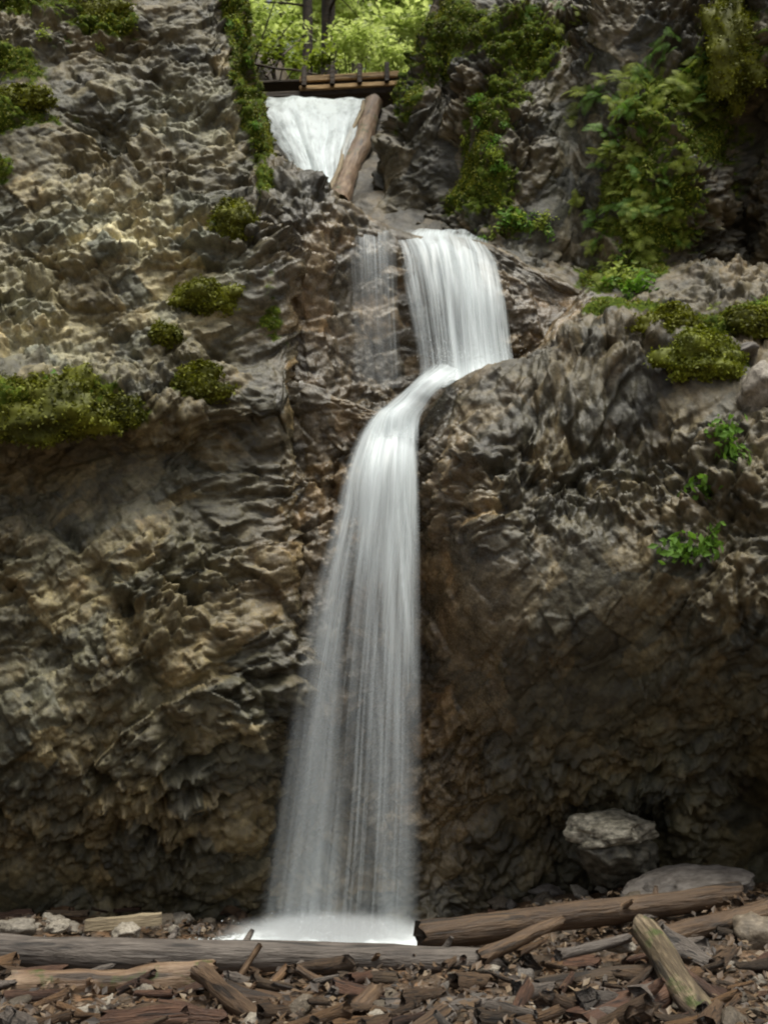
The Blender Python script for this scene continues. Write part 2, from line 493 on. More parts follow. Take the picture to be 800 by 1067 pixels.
# ---- main lower face under the falls
mc = [190, 250, 320, 360, 395, 420, 440, 465, 500, 540, 600, 660, 730, 800, 900, 1080]
e_py = [398, 402, 408, 420, 431, 434, 430, 402, 386, 376, 354, 352, 392, 412, 420, 420]
e_Y = [13.0, 12.7, 12.45, 12.35, 12.3, 12.3, 12.3, 12.2, 12.15, 12.1, 12.0, 11.9, 11.5, 11.3, 11.15, 10.9]
face_py = [470, 540, 620, 700, 780, 860, 920, 965, 1030]
d_left = [0, -.1, -.15, -.05, .1, .25, .35, .35, .3]
d_fall = [.12, .2, .22, .3, .42, .52, .55, .5, .45]
d_right = [-.4, -.66, -.7, -.3, .3, .85, 1.15, 1.25, 1.25]
C = [[] for _ in range(4 + len(face_py))]
for px, ep, eY in zip(mc, e_py, e_Y):
    E = P(px, ep, eY)
    if px <= 540:
        C[0].append(E + np.array([0, 2.6, .25])); C[1].append(E + np.array([0, 1.2, .06])); C[2].append(E + np.array([0, .3, .02]))
    else:
        f = min(1, (px - 540) / 120)
        b2 = P(px, 292 if px > 640 else 300, 13.3 - (.6 * max(0, px - 640) / 160))
        C[0].append(b2 + np.array([0, 1.2, .5])); C[1].append(b2); C[2].append(.5 * b2 + .5 * E + np.array([0, 0, -.12]))
    C[3].append(E)
    wr = float(sstep(430, 520, np.array(px))); wl = float(1 - sstep(330, 390, np.array(px)))
    for k, fp in enumerate(face_py):
        d = d_left[k] * wl + d_right[k] * wr + d_fall[k] * (1 - wl - wr)
        if px >= 760 and fp in (860, 920): d += .9 if px in (800, 900) else .3
        C[4 + k].append(P(px, fp if fp - ep > 45 or k else ep + 45, eY + d))
rock_mass("broad wet knobbly cliff face bulging below the middle fall", C, .0165, (.165, .14, .105), amp=.75, lump=.9, ang=44,
          calm=lambda V: np.clip(1.3 * blob(V, 415, 425, 12.3, 42, 26) + .75 * blob(V, 490, 386, 12.3, 50, 14, 20), 0, 1))

# ---- middle tier that the middle fall drops over
tc = [215, 285, 320, 355, 400, 440, 480, 530, 590, 650, 730]
te = [140, 165, 192, 216, 234, 247, 249, 263, 287, 300, 310]
tY = [13.4, 13.1, 13.1, 13.2, 13.4, 13.5, 13.5, 13.4, 13.3, 13.2, 13.2]
C = [[] for _ in range(8)]
for px, ep, eY in zip(tc, te, tY):
    E = P(px, ep, eY)
    C[0].append(E + np.array([0, 4.2, 1.0])); C[1].append(E + np.array([0, 1.6, .55])); C[2].append(E + np.array([0, .45, .18])); C[3].append(E)
    for k, (f, d) in enumerate(((.14, -.12), (.4, -.18), (.72, -.28), (1, -.45))):
        dd = d - (.18 if px <= 330 and f < .5 else 0)
        C[4 + k].append(P(px, ep + (450 - ep) * f, eY + dd))
rock_mass("reddish wet rock tier behind the middle fall", C, .018, (.15, .125, .095), lump=.85, ang=20,
          calm=lambda V: np.clip(1.4 * blob(V, 460, 244, 13.5, 74, 22, -6) + .8 * blob(V, 470, 320, 13.3, 55, 70) + .55 * blob(V, 370, 310, 13.1, 70, 90), 0, 1))

# ---- right upper wall with hanging gardens
rp = [-330, -150, -40, 60, 130, 190, 250, 310, 360]
re_ = [486, 478, 466, 452, 422, 398, 378, 366, 364]
cols = [(470, 14.9), (515, 14.15), (560, 14.1), (595, 14.35), (620, 13.9), (655, 13.3), (700, 13.15), (745, 13.4), (775, 13.8), (815, 13.4), (880, 12.9), (1000, 12.0), (1200, 11.0)]
C = []
for i, (py, e) in enumerate(zip(rp, re_)):
    back = [1.9, 1.1, .55, .2, .08, 0, 0, .05, .1][i]
    row = [P(e + 60, py, 26), P(e + 34, py, 20), P(e + 12, py, 17), P(e, py, 15.6 + back * .6), P(e + 16, py, 15.1 + back * .6)]
    for px, Y in cols:
        Yq = Y + back
        if px in (775, 815) and py in (-40, 60, 130): Yq -= {-40: .9, 60: .7, 130: .2}[py]
        if px == 745 and py in (-40, 60): Yq -= .1
        if px in (700, 745, 775) and py in (250, 310): Yq += .5
        if px in (655, 700) and py in (60,): Yq += .25
        row.append(P(px, py, Yq))
    C.append(row)
slab = lambda V: np.clip(blob(V, 592, 170, 14.3, 34, 120), 0, 1)
rock_mass("tall mossy rock wall hung with ferns above the middle fall", C, .02, (.155, .135, .105), smooth_zone=slab, ang=62, calm=lambda V: .7 * slab(V))

# ---- the steep bed of the upper cascade
C = []
for py, Y in ((262, 14.2), (225, 14.9), (198, 15.5), (156, 16.9), (121, 18.1), (108, 18.7)):
    C.append([P(px, py, Y) for px in (190, 250, 300, 350, 400, 470)])
top = C[-1]
C.append([p + np.array([0, 2.2, .1]) for p in top])
C.append([p + np.array([0, 6.0, .5]) for p in top])
rock_mass("steep rock chute under the upper cascade", C, .04, (.12, .10, .08), amp=.3, lump=.35)

# ------------------------------------------------------------------ ground
def ground_z(x, y):
    p = np.stack([x, y, np.zeros_like(x)], 1)
    z = -.24 + .42 * sstep(.4, 3.2, x) * sstep(8.8, 11.6, y) + .14 * sstep(-1.2, -4, x) * sstep(10, 12, y)
    near = sstep(5, 8, y)
    z = z + near * (.07 * fbm(p, 1.1, 3, 2.2) + .03 * fbm(p, 4, 3, 12.2))
    pool = np.exp(-(((x + .55) / .95) ** 2 + ((y - 11.2) / .75) ** 2) ** 2)
    z = z * (1 - pool) + pool * -.30
    z = z + .02 * np.minimum(np.hypot(x, np.minimum(y, 0) ), 40) * (y < 0) - 0
    return z
xs = np.concatenate([np.linspace(-60, -7, 40), np.linspace(-6.8, 6.8, 340), np.linspace(7, 60, 40)])
ys = np.concatenate([np.linspace(-60, 5.5, 60), np.linspace(5.6, 14.5, 240), np.linspace(15, 60, 20)])
X, Yg = np.meshgrid(xs, ys)
gz = ground_z(X.ravel(), Yg.ravel())
gV = np.stack([X.ravel(), Yg.ravel(), gz], 1)
hg, rg = domes(gV[:, 0] / .13, gV[:, 1] / .11, 1, .8, .5, 9)
inner = (np.abs(gV[:, 0]) < 6.5) & (gV[:, 1] > 5.8) & (gV[:, 1] < 14)
gV[:, 2] += np.where(inner, .03 * hg, 0)
gt = np.array([.10, .066, .04]) * (.5 + .9 * rg)[:, None] * np.stack([1 + .3 * (rg - .5), np.ones_like(rg), 1 - .3 * (rg - .5)], 1)
me = mesh_np("ground", gV, grid_faces(len(ys), len(xs))[:, ::-1], ROCK, True, {'tint': gt, 'moss': np.zeros(len(gV)), 'wet': np.full(len(gV), .5)})
tag(link("ground", me), "brown stony stream bed littered with driftwood", "ground", None, "structure")

bpy.context.view_layer.update()
DG = bpy.context.evaluated_depsgraph_get()
def hit(px, py):
    """The rock surface seen at that place of the photograph."""
    d = P(px, py, 10) - np.array([0, 0, CAM_Z])
    ok, loc, nor, *_ = SC.ray_cast(DG, Vector((0, 0, CAM_Z)), Vector(d).normalized(), distance=80)
    return (loc, nor) if ok else (None, None)
def ground_at(x, y):
    return float(ground_z(np.array([x]), np.array([y]))[0])

# ------------------------------------------------------------------ forest floor upstream
hx, hy = np.meshgrid(np.linspace(-30, 30, 120), np.linspace(19.6, 80, 150))
hz = 13.7 + np.maximum(hy - 21.5, -.5) * .5 + 3.4 * sstep(-1.0, -2.9, hx) * sstep(20.2, 24.5, hy) + 1.5 * sstep(1.0, 3, hx)
hV = np.stack([hx.ravel(), hy.ravel(), hz.ravel()], 1)
hV[:, 2] += .35 * fbm(hV, .6, 4, 3)
ht = np.array([.09, .062, .04]) * (.7 + .6 * RNG.random(len(hV)))[:, None]
me = mesh_np("hill", hV, grid_faces(150, 120)[:, ::-1], ROCK, True, {'tint': ht, 'moss': .35 + .4 * vnoise(hV, .8, 2), 'wet': np.zeros(len(hV))})
tag(link("hill", me), "brown leafy forest slope rising beyond the footbridge", "hillside", None, "structure")
def hill_z(x, y):
    x, y = np.array(float(x)), np.array(float(y))
    return float(13.7 + max(y - 21.5, -.5) * .5 + 3.4 * sstep(-1.0, -2.9, x) * sstep(20.2, 24.5, y) + 1.5 * sstep(1.0, 3, x))

# ------------------------------------------------------------------ leaves
def leaf_quads(c, size, nrm=None, rng=RNG):
    """Small kite-shaped leaves at centres c."""
    n = len(c)
    a = rng.normal(size=(n, 3)); a /= np.linalg.norm(a, axis=1, keepdims=True)
    if nrm is not None:
        a = a * .6 + nrm; a /= np.linalg.norm(a, axis=1, keepdims=True)
    b = rng.normal(size=(n, 3)); b -= (b * a).sum(1, keepdims=True) * a; b /= np.linalg.norm(b, axis=1, keepdims=True)
    d = np.cross(a, b)
    s = size * (.6 + .8 * rng.random((n, 1)))
    V = np.stack([c - b * s * .5, c + d * s * .28 + a * s * .06, c + b * s * .55, c - d * s * .28 + a * s * .06], 1).reshape(-1, 3)
    return V, np.arange(4 * n).reshape(n, 4)

def tube(pts, rad, sides=10, jit=0.0, seed=0, cap=True):
    """Tube along pts with radii; returns V, quads (+ fan caps as degenerate-free quads rings)."""
    pts = np.asarray(pts, float); rad = np.asarray(rad, float)
    n = len(pts)
    T = np.gradient(pts, axis=0); T /= np.linalg.norm(T, axis=1, keepdims=True)
    up = np.array([0, 0, 1.0]) if abs(T[0, 2]) < .9 else np.array([1.0, 0, 0])
    V = []
    for i in range(n):
        a = np.cross(T[i], up); a /= np.linalg.norm(a); b = np.cross(a, T[i])
        th = np.linspace(0, 2 * np.pi, sides, endpoint=False)
        V.append(pts[i] + rad[i] * (np.cos(th)[:, None] * a + np.sin(th)[:, None] * b))
    V = np.array(V)
    if jit:
        flat = V.reshape(-1, 3)
        c = np.repeat(pts, sides, 0)
        q = flat * np.array([.35, 1, 1]) / max(rad.mean() * 1.1, 1e-4)
        k = 1 + jit * fbm(q, .9, 3, seed * 3.3 + 1.1)
        V = (c + (flat - c) * k[:, None]).reshape(n, sides, 3)
    Vs = [V.reshape(-1, 3)]
    i = np.arange(n * sides).reshape(n, sides)
    nx = np.roll(i, -1, 1)
    Fq = [np.stack([i[:-1], nx[:-1], nx[1:], i[1:]], -1).reshape(-1, 4)]
    if cap:
        for ring, flip in ((0, True), (n - 1, False)):
            inner_ = pts[ring] + (V[ring] - pts[ring]) * .002
            base = n * sides + sides * (0 if ring == 0 else 1)
            Vs.append(inner_ + (T[ring] * (-1 if flip else 1)) * rad[ring] * .12)
            j = np.arange(base, base + sides)
            q = np.stack([i[ring], np.roll(i[ring], -1), np.roll(j, -1), j], -1)
            Fq.append(q[:, ::-1] if not flip else q)
    return np.concatenate(Vs), np.concatenate(Fq)

def merge(parts):
    Vs, Fs, o = [], [], 0
    for V, Fq in parts:
        Vs.append(V); Fs.append(Fq + o); o += len(V)
    return np.concatenate(Vs), np.concatenate(Fs)

# ------------------------------------------------------------------ waterfalls
def sheet(name, C, dens, mat, parent, res=.05, dy=0.0, wob=.03, seed=0, layers=3, clump=0):
    """C rows (down the fall) x cols (across); dens the same shape. UV in metres, fanned from the lip."""
    C = np.asarray(C, float)
    A = np.concatenate([C, np.asarray(dens, float)[..., None]], 2)
    lu = np.median(np.linalg.norm(np.diff(C, axis=1), axis=2), axis=0)
    lv = np.median(np.linalg.norm(np.diff(C, axis=0), axis=2), axis=1)
    Bu, Bv = cr_matrix(lu, res), cr_matrix(lv, res * 1.4)
    G = np.einsum('ij,jkc->ikc', Bv, np.einsum('lk,jkc->jlc', Bu, A))
    nv, nu = G.shape[:2]
    V = G[..., :3].reshape(-1, 3).copy()
    u = np.tile(np.linspace(0, 1, nu), nv); v = np.repeat(np.linspace(0, 1, nv), nu)
    W, L = lu.sum(), lv.sum()
    q = np.stack([u * W * 7, v * L * .35, np.full_like(u, seed * 4.1)], 1)
    V[:, 1] += dy + wob * fbm(q, 1, 3, seed)
    V[:, 0] += wob * .5 * fbm(q, 1, 2, seed + 40)
    T = np.clip(G[..., 3].reshape(-1), 0, .985)
    if clump:                                             # the same heavier and thinner strands in every layer
        q = np.stack([u * W * 5.5 / (.45 + .55 * v), v * L * .10, np.zeros_like(u)], 1)
        T = np.clip(T * (1 + clump * sstep(.04, .4, v) * 1.5 * fbm(q, 1, 3, 3.3)), 0, .985)
    d = 1 - (1 - T) ** (1 / layers)
    me = mesh_np(name, V, grid_faces(nv, nu), mat, True, {'dens': d}, np.stack([u * W, v * L], 1))
    return link(name, me, parent, tuple(-parent.location))

def strands(name, C, n, r0, mat, parent, seed, vmin=0, vmax=1, ulo=0, uhi=1, spread=.05):
    rng = np.random.default_rng(seed)
    C = np.asarray(C, float)
    nr, nc = C.shape[:2]
    Bv = cr_matrix([1.0] * (nr - 1), 1 / 7)
    G = np.einsum('ij,jkc->ikc', Bv, C)
    parts = []
    for k in range(n):
        u = ulo + (uhi - ulo) * rng.random()
        a = vmin + (vmax - vmin) * rng.random() * .5
        b = min(vmax, a + (vmax - vmin) * (.35 + .6 * rng.random()))
        i0, i1 = int(a * (len(G) - 1)), int(b * (len(G) - 1))
        if i1 - i0 < 3: continue
        x = u * (nc - 1); j = min(int(x), nc - 2); f = x - j
        pts = G[i0:i1 + 1, j] * (1 - f) + G[i0:i1 + 1, j + 1] * f
        pts = pts + np.array([rng.normal() * .008, rng.normal() * spread, 0])
        m = len(pts)
        rad = r0 * (.5 + rng.random()) * np.sin(np.linspace(.12, np.pi - .12, m)) ** .7
        parts.append(tube(pts, rad, 4, cap=False))
    V, Fq = merge(parts)
    d = np.full(len(V), .16)
    me = mesh_np(name, V, Fq, mat, True, {'dens': d}, np.stack([V[:, 0], V[:, 2]], 1))
    o = link(name, me, parent, tuple(-parent.location))
    o["kind"] = "stuff"
    return o

W_THICK = [water_material("falling_water_a", 9, .5, 1, .9), water_material("falling_water_b", 14, .6, 2, .8), water_material("falling_water_c", 7, .4, 3, .8)]
W_VEIL = [water_material("thin_water_a", 14, .2, 5, .36), water_material("thin_water_b", 19, .22, 6, .4), water_material("thin_water_c", 8, .15, 7, .36)]

# lower fall
lf_y = [424, 436, 455, 490, 540, 620, 720, 820, 900, 955, 985]
lf_l = [392, 384, 372, 358, 346, 324, 303, 288, 276, 268, 262]
lf_r = [441, 437, 435, 436, 437, 438, 439, 440, 439, 437, 436]
lf_Y = [12.35, 12.2, 12.05, 11.92, 11.82, 11.72, 11.64, 11.56, 11.5, 11.46, 11.44]
lf_d = [.1, .8, 1, .97, .88, .66, .43, .31, .27, .3, .6]
prof = [0, .4, .58, .7, .78, .76, .84, .95, 1.0, .85, .05]
us = np.linspace(0, 1, len(prof))
def lf_grid(push=0, bow=.2):
    Cg, D = [], []
    for y, l, r, Y, d in zip(lf_y, lf_l, lf_r, lf_Y, lf_d):
        Cg.append([P(l + (r - l) * u, y, Y + push - bow * math.sin(math.pi * u) * (.4 + .6 * (y > 470))) for u in us])
        D.append([d * q for q in prof])
    return Cg, D
lower = thing("waterfall", "long silky white free fall fanning down the overhanging lower cliff", "waterfall", tuple(P(355, 985, 11.44)))
lower_parts = []
for i, (push, bow) in enumerate(((0, .24), (.14, .05), (.28, -.1))):
    Cg, D = lf_grid(push, bow)
    sc_ = 1
    lower_parts.append(sheet("water_veil", Cg, np.array(D) * sc_, W_VEIL[i], lower, .025, 0, .04, 20 + i, 3, .8))
Cg, D = lf_grid(-.05, .2)
sheet("white_crest", [r[:] for r in Cg[:6]], [[q * k for q in prof] for k in (0, .7, .95, .8, .4, .0)], W_THICK[0], lower, .03, 0, .03, 31, 1)
strands("water_strand", Cg, 22, .004, W_VEIL[0], lower, 5, .12, 1, .3, .95, .09)

# middle fall
mf_rows = [
    [(428, 239, 14.0), (440, 237, 14.2), (455, 238, 14.3), (480, 240, 14.3), (500, 246, 14.2), (512, 252, 14.1)],
    [(410, 244, 13.45), (432, 246, 13.5), (455, 246, 13.5), (478, 246, 13.5), (498, 252, 13.45), (516, 266, 13.4)],
    [(416, 262, 13.25), (438, 262, 13.2), (460, 260, 13.2), (484, 262, 13.2), (506, 270, 13.2), (522, 284, 13.25)],
    [(424, 300, 13.05), (444, 298, 13.0), (466, 298, 12.95), (490, 300, 12.95), (512, 306, 12.95), (527, 314, 13.1)],
    [(432, 340, 12.95), (450, 340, 12.88), (470, 340, 12.84), (494, 342, 12.82), (516, 344, 12.82), (530, 346, 12.98)],
    [(438, 376, 12.9), (455, 378, 12.8), (474, 380, 12.75), (498, 380, 12.72), (520, 378, 12.72), (533, 372, 12.88)],
    [(436, 396, 12.85), (455, 398, 12.72), (474, 396, 12.66), (500, 392, 12.62), (522, 386, 12.62), (535, 378, 12.8)]]
Cg = [[P(*q) for q in r] for r in mf_rows]
D = [[.2, .8, .9, .8, .6, .1], [.3, .95, 1, .95, .9, .2], [.35, .8, .95, .95, .9, .4], [.3, .55, .75, .9, .85, .45], [.22, .42, .7, .85, .82, .45], [.2, .6, .9, 1, .95, .5], [.3, .9, 1, 1, 1, .6]]
middle = thing("waterfall", "broad white curtain of water dropping over the middle rock tier", "waterfall", tuple(P(480, 390, 12.7)))
for i, dy in enumerate((0, .1, .2)):
    sheet("water_veil", Cg, np.array(D), W_THICK[i], middle, .03, dy, .05, 50 + i)
strands("water_strand", Cg, 30, .005, W_THICK[1], middle, 9, .1, 1, .05, .97, .07)
# thin side trickle
tr_rows = [[(352, 222, 13.35), (372, 226, 13.4), (392, 232, 13.45), (412, 240, 13.5)], [(358, 238, 13.1), (374, 240, 13.1), (392, 244, 13.15), (412, 250, 13.2)],
           [(362, 280, 12.95), (376, 280, 12.92), (394, 280, 12.92), (414, 284, 12.98)], [(366, 330, 12.85), (378, 330, 12.82), (396, 330, 12.82), (416, 332, 12.86)],
           [(368, 400, 12.72), (382, 402, 12.7), (400, 404, 12.7), (420, 404, 12.7)]]
Tg = [[P(*q) for q in r] for r in tr_rows]
trick = thing("waterfall", "thin broken trickle of water beside the middle curtain", "waterfall", tuple(P(390, 402, 12.7)))
sheet("water_veil", Tg, [[.05, .4, .5, .3], [.05, .42, .5, .2], [.03, .34, .42, .12], [.02, .28, .34, .08], [.0, .24, .3, .1]], W_VEIL[1], trick, .03, 0, .03, 71)
strands("water_strand", Tg, 14, .004, W_VEIL[0], trick, 13, 0, 1, .05, .95, .05)
# chute that carries the water from the middle pool to the lower lip
ch = [[(478, 394, 12.2), (468, 384, 12.35), (450, 382, 12.6)], [(465, 402, 12.02), (452, 396, 12.15), (434, 396, 12.35)], [(452, 414, 12.02), (438, 408, 12.1), (421, 408, 12.25)],
      [(445, 426, 12.08), (428, 419, 12.08), (404, 422, 12.2)], [(439, 440, 12.1), (414, 434, 12.0), (388, 436, 12.15)], [(437, 462, 12.02), (412, 456, 11.92), (374, 460, 12.02)]]
chute = thing("water_chute", "short white S shaped slide joining the middle curtain to the lower fall", "waterfall", tuple(P(440, 420, 12.1)))
for i, dy in enumerate((-.06, .02)):
    sheet("water_slide", [[P(*q) for q in r] for r in ch], [[.1, .6, .3], [.3, .97, .5], [.25, .97, .4], [.25, .97, .45], [.3, .97, .5], [.1, .3, .1]], W_THICK[i], chute, .025, dy, .07, 80 + i, 2)
# upper cascade
uc = [[(262, 106.5, 18.75), (300, 105.7, 18.75), (330, 105.7, 18.75), (360, 106.5, 18.75), (392, 108.2, 18.75)], [(268, 118.2, 18.0), (300, 118.2, 17.9), (330, 118.2, 17.85), (358, 119.1, 17.9), (388, 118.2, 18.0)],
      [(280, 137.5, 17.2), (306, 138.3, 17.05), (332, 138.3, 17.0), (356, 140, 17.05), (378, 138.3, 17.2)], [(296, 160, 16.4), (316, 162, 16.25), (334, 163, 16.2), (352, 164, 16.25), (368, 162, 16.4)],
      [(310, 184, 15.7), (326, 188, 15.6), (338, 190, 15.55), (350, 190, 15.6), (362, 186, 15.7)], [(318, 205, 15.1), (330, 208, 15.05), (340, 209, 15.0), (350, 210, 15.05), (360, 206, 15.1)]]
upper = thing("waterfall", "foaming white upper cascade sliding past a leaning log below the bridge", "waterfall", tuple(P(340, 205, 15)))
W_FOAM = [water_material("cascade_water_a", 4, 1.1, 11, 1.1), water_material("cascade_water_b", 7, 1.5, 12, .9)]
for i, dy in enumerate((-.14, -.05)):
    sheet("water_veil", [[P(*q) for q in r] for r in uc], [[.45, .95, 1, 1, .7], [.4, .95, 1, 1, .8], [.45, .95, 1, 1, .8], [.5, .9, 1, .95, .8], [.5, .85, .9, .85, .7], [.2, .6, .7, .6, .3]], W_FOAM[i], upper, .04, dy, .07, 90 + i, 2)

# pool
th = np.linspace(0, 2 * np.pi, 72, endpoint=False)
rr = np.linspace(.02, 1, 26)
pv = []
for r_ in rr:
    pv.append(np.stack([-.62 + 1.25 * r_ * np.cos(th) * (1 + .12 * np.sin(3 * th)), 11.15 + .72 * r_ * np.sin(th), np.full(72, -.17)], 1))
pv = np.concatenate(pv)
cx, cy = -.45, 11.35
foam = np.exp(-(((pv[:, 0] - cx) / .95) ** 2 + ((pv[:, 1] - cy) / .6) ** 2))
pv[:, 2] += .02 * fbm(pv, 7, 3, 2) + .05 * foam * fbm(pv, 9, 2, 5)
ii = np.arange(26 * 72).reshape(26, 72); nx = np.roll(ii, -1, 1)
pf = np.stack([ii[:-1], ii[1:], nx[1:], nx[:-1]], -1).reshape(-1, 4)
m, nt, out = new_mat("foaming_pool_water")
b = NB(nt)
pos = b.n('ShaderNodeNewGeometry').outputs['Position']
fo = b.math('ADD', b.attr('foam'), b.rng(b.noise(pos, 12, 5, .65), .3, .7, -.35, .35))
fo = b.rng(fo, .1, .4, 0, 1)
pr = b.n('ShaderNodeBsdfPrincipled')
b.put(pr.inputs['Base Color'], b.mix(fo, (.05, .045, .035, 1), (.86, .91, .91, 1)))
b.put(pr.inputs['Roughness'], b.rng(fo, 0, 1, .08, .6))
nt.links.new(pr.outputs[0], out.inputs[0])
tag(link("pool_water", mesh_np("pool_water", pv, pf, m, True, {'foam': foam})), "small foaming plunge pool dammed by the long grey log", "pool", None, "structure")
# splash drops thrown up where the fall lands
n = 900
c = np.stack([cx + RNG.normal(size=n) * .5, cy - .1 + RNG.normal(size=n) * .16, -.16 + np.abs(RNG.normal(size=n)) * .09], 1)
def spatter(px, py, Y, n, sx, sz):
    q = P(px, py, Y)
    return q + np.stack([RNG.normal(size=n) * sx, RNG.normal(size=n) * .05 - .05, np.abs(RNG.normal(size=n)) * sz], 1)
c = np.concatenate([c, spatter(495, 378, 12.5, 420, .26, .12), spatter(462, 384, 12.5, 260, .1, .16), spatter(415, 432, 12.0, 120, .16, .05), spatter(340, 200, 15.0, 120, .15, .06)])
V, Fq = leaf_quads(c, .012)
m, nt, out = new_mat("white_foam")
b = NB(nt)
pr = b.n('ShaderNodeBsdfPrincipled', i_Roughness=.5)
pr.inputs['Base Color'].default_value = (.83, .88, .89, 1)
nt.links.new(pr.outputs[0], out.inputs[0])
tag(link("foam", mesh_np("foam", V, Fq, m)), "white drops splashing off the ledges and where the lower fall lands in the pool", "foam", None, "stuff")
# spray hanging over the pool
m, nt, out = new_mat("spray_mist")
b = NB(nt)
tcg = b.n('ShaderNodeTexCoord').outputs['Object']
ln = b.n('ShaderNodeVectorMath', operation='LENGTH'); nt.links.new(tcg, ln.inputs[0])
vol = b.n('ShaderNodeVolumePrincipled')
vol.inputs['Color'].default_value = (.95, .97, .98, 1)
dn = b.math('MULTIPLY', b.math('POWER', b.rng(ln.outputs['Value'], 0, 1, 1, 0), 2.2), b.rng(b.noise(tcg, 2.5, 3), .3, .7, 16.0, 40.0))
b.put(vol.inputs['Density'], b.math('MAXIMUM', dn, 0))
vol.inputs['Anisotropy'].default_value = .2
nt.links.new(vol.outputs[0], out.inputs['Volume'])
q = np.linspace(0, np.pi, 18); ph = np.linspace(0, 2 * np.pi, 32, endpoint=False)
S = np.stack([np.outer(np.sin(q), np.cos(ph)), np.outer(np.sin(q), np.sin(ph)), np.outer(np.cos(q), np.ones(32))], -1).reshape(-1, 3)
i = np.arange(18 * 32).reshape(18, 32); n2 = np.roll(i, -1, 1)
o = link("mist", mesh_np("mist", S, np.stack([i[:-1], i[1:], n2[1:], n2[:-1]], -1).reshape(-1, 4), m))
o.location = (-.5, 11.35, -.14); o.scale = (1.25, .7, .25)
tag(o, "fine white spray hanging over the plunge pool", "mist", None, "stuff")

# ------------------------------------------------------------------ logs and sticks
def log_mesh(name, L, r0, r1, mat, seed, bend=.04, jit=.16, sides=18, seg=None):
    rng = np.random.default_rng(seed)
    n = seg or max(8, int(L / .09))
    x = np.linspace(-L / 2, L / 2, n)
    ph = rng.random(4) * 6.28
    y = bend * L * np.sin(x / L * 3 + ph[0]) * .5 + .012 * L * np.sin(x / L * 11 + ph[1])
    z = bend * L * np.sin(x / L * 2.6 + ph[2]) * .5
    z = z - z.mean(); y = y - y.mean()
    V, Fq = tube(np.stack([x, y, z], 1), np.linspace(r0, r1, n), sides, jit, seed)
    endz = np.abs(V[:, 0]) > L / 2 - .02
    V[:, 0] += np.where(endz, rng.normal(size=len(V)) * .25 * r0, 0)
    return mesh_np(name, V, Fq, mat)

def place_between(o, a, b, roll=0.0):
    a, b = Vector(a), Vector(b)
    o.location = (a + b) / 2
    q = Vector((1, 0, 0)).rotation_difference((b - a).normalized())
    o.rotation_mode = 'QUATERNION'
    o.rotation_quaternion = q @ Quaternion((1, 0, 0), roll)

def log(name, label, cat, a, b, ra, rb, mat, seed, bend=.03, jit=.16, knots=0, group=None):
    a, b = np.array(a), np.array(b)
    L = float(np.linalg.norm(b - a))
    if knots:
        root = thing(name, label, cat, (0, 0, 0), group)
        tr_ = link("trunk", log_mesh("trunk", L, ra, rb, mat, seed, bend, jit), root)
        rng = np.random.default_rng(seed + 5)
        for k in range(knots):
            x = (rng.random() - .5) * .8 * L
            an = rng.random() * 2.6 + .3
            d = np.array([.5, math.cos(an), math.sin(an)]); d /= np.linalg.norm(d)
            rk = (ra + rb) * .5
            Vb, Fb = tube([np.array([x, 0, 0]) + d * rk * t_ for t_ in (.6, 1.1, 1.6, 1.9)], [rk * .3, rk * .24, rk * .2, rk * .14], 8, .12, k)
            link("branch_stub", mesh_np("branch_stub", Vb, Fb, mat), root)
        place_between(root, a, b)
        return root
    o = link(name, log_mesh(name, L, ra, rb, mat, seed, bend, jit))
    tag(o, label, cat, group)
    place_between(o, a, b)
    return o

log("driftwood_log", "long smooth grey log lying across the stream bed in front of the plunge pool", "log", P(-60, 990, 10.0), P(520, 1003, 10.0), .15, .115, M_GREY, 1, .012, .10, 3)
log("driftwood_log", "thick brown barkless log slanting up towards the grey slab, its blunt end by the pool", "log", P(436, 975, 10.35), P(770, 933, 11.0), .13, .105, M_BROWN, 2, .02, .16, 2)
log("driftwood_log", "short pinkish grey log lying just under the long grey log", "log", P(15, 1026, 9.4), P(222, 1020, 9.4), .10, .115, M_BARE, 3, .03, .2, 1)
log("driftwood_log", "dark split log under the thick brown log, running out beside the slab", "log", P(655, 985, 10.2), P(860, 935, 10.7), .09, .11, M_BROWN, 4, .02, .25, 1)
log("driftwood_log", "mossy grey dark-barked log leaning down over the brown litter", "log", P(668, 968, 9.5), P(765, 1105, 7.9), .115, .125, M_MOSSLOG, 5, .02, .12, 2)
log("driftwood_log", "orange-brown rotten log in the litter below the long grey log", "log", P(232, 1036, 8.9), P(352, 1056, 8.8), .085, .07, M_ORANGE, 6, .03, .22, 1)
log("driftwood_log", "slim grey-brown pole running down from the short pinkish log", "log", P(205, 1012, 9.1), P(300, 1085, 8.1), .075, .07, M_BROWN, 7, .02, .16)
log("stick", "thin brown stick propped upright against the long grey log", "stick", P(244, 1028, 9.6), P(271, 984, 9.72), .03, .022, M_BROWN, 8, .02)
log("stick", "short pale brown stick leaning on the long grey log beside the thin upright stick", "stick", P(268, 1042, 9.5), P(299, 1008, 9.65), .045, .04, M_ORANGE, 9, .02)
log("driftwood_log", "broad red-brown rotten log chunk lying next to the mossy leaning log", "log", P(598, 1080, 8.3), P(692, 1036, 8.8), .19, .14, M_RED, 10, .03, .28, 1)
log("driftwood_log", "dark grey half buried log at the lower edge under the reddish litter", "log", P(400, 1052, 8.5), P(545, 1046, 8.6), .07, .06, M_GREY, 11, .02, .2)
log("driftwood_log", "brown log tip sticking out from the litter below the thick brown log", "log", P(500, 998, 9.8), P(585, 960, 10.1), .07, .05, M_BROWN, 12, .03, .2)
log("driftwood_log", "pale streaked branch under the middle of the thick brown log", "log", P(580, 995, 9.6), P(655, 978, 9.8), .05, .04, M_GREY, 13, .03, .2)
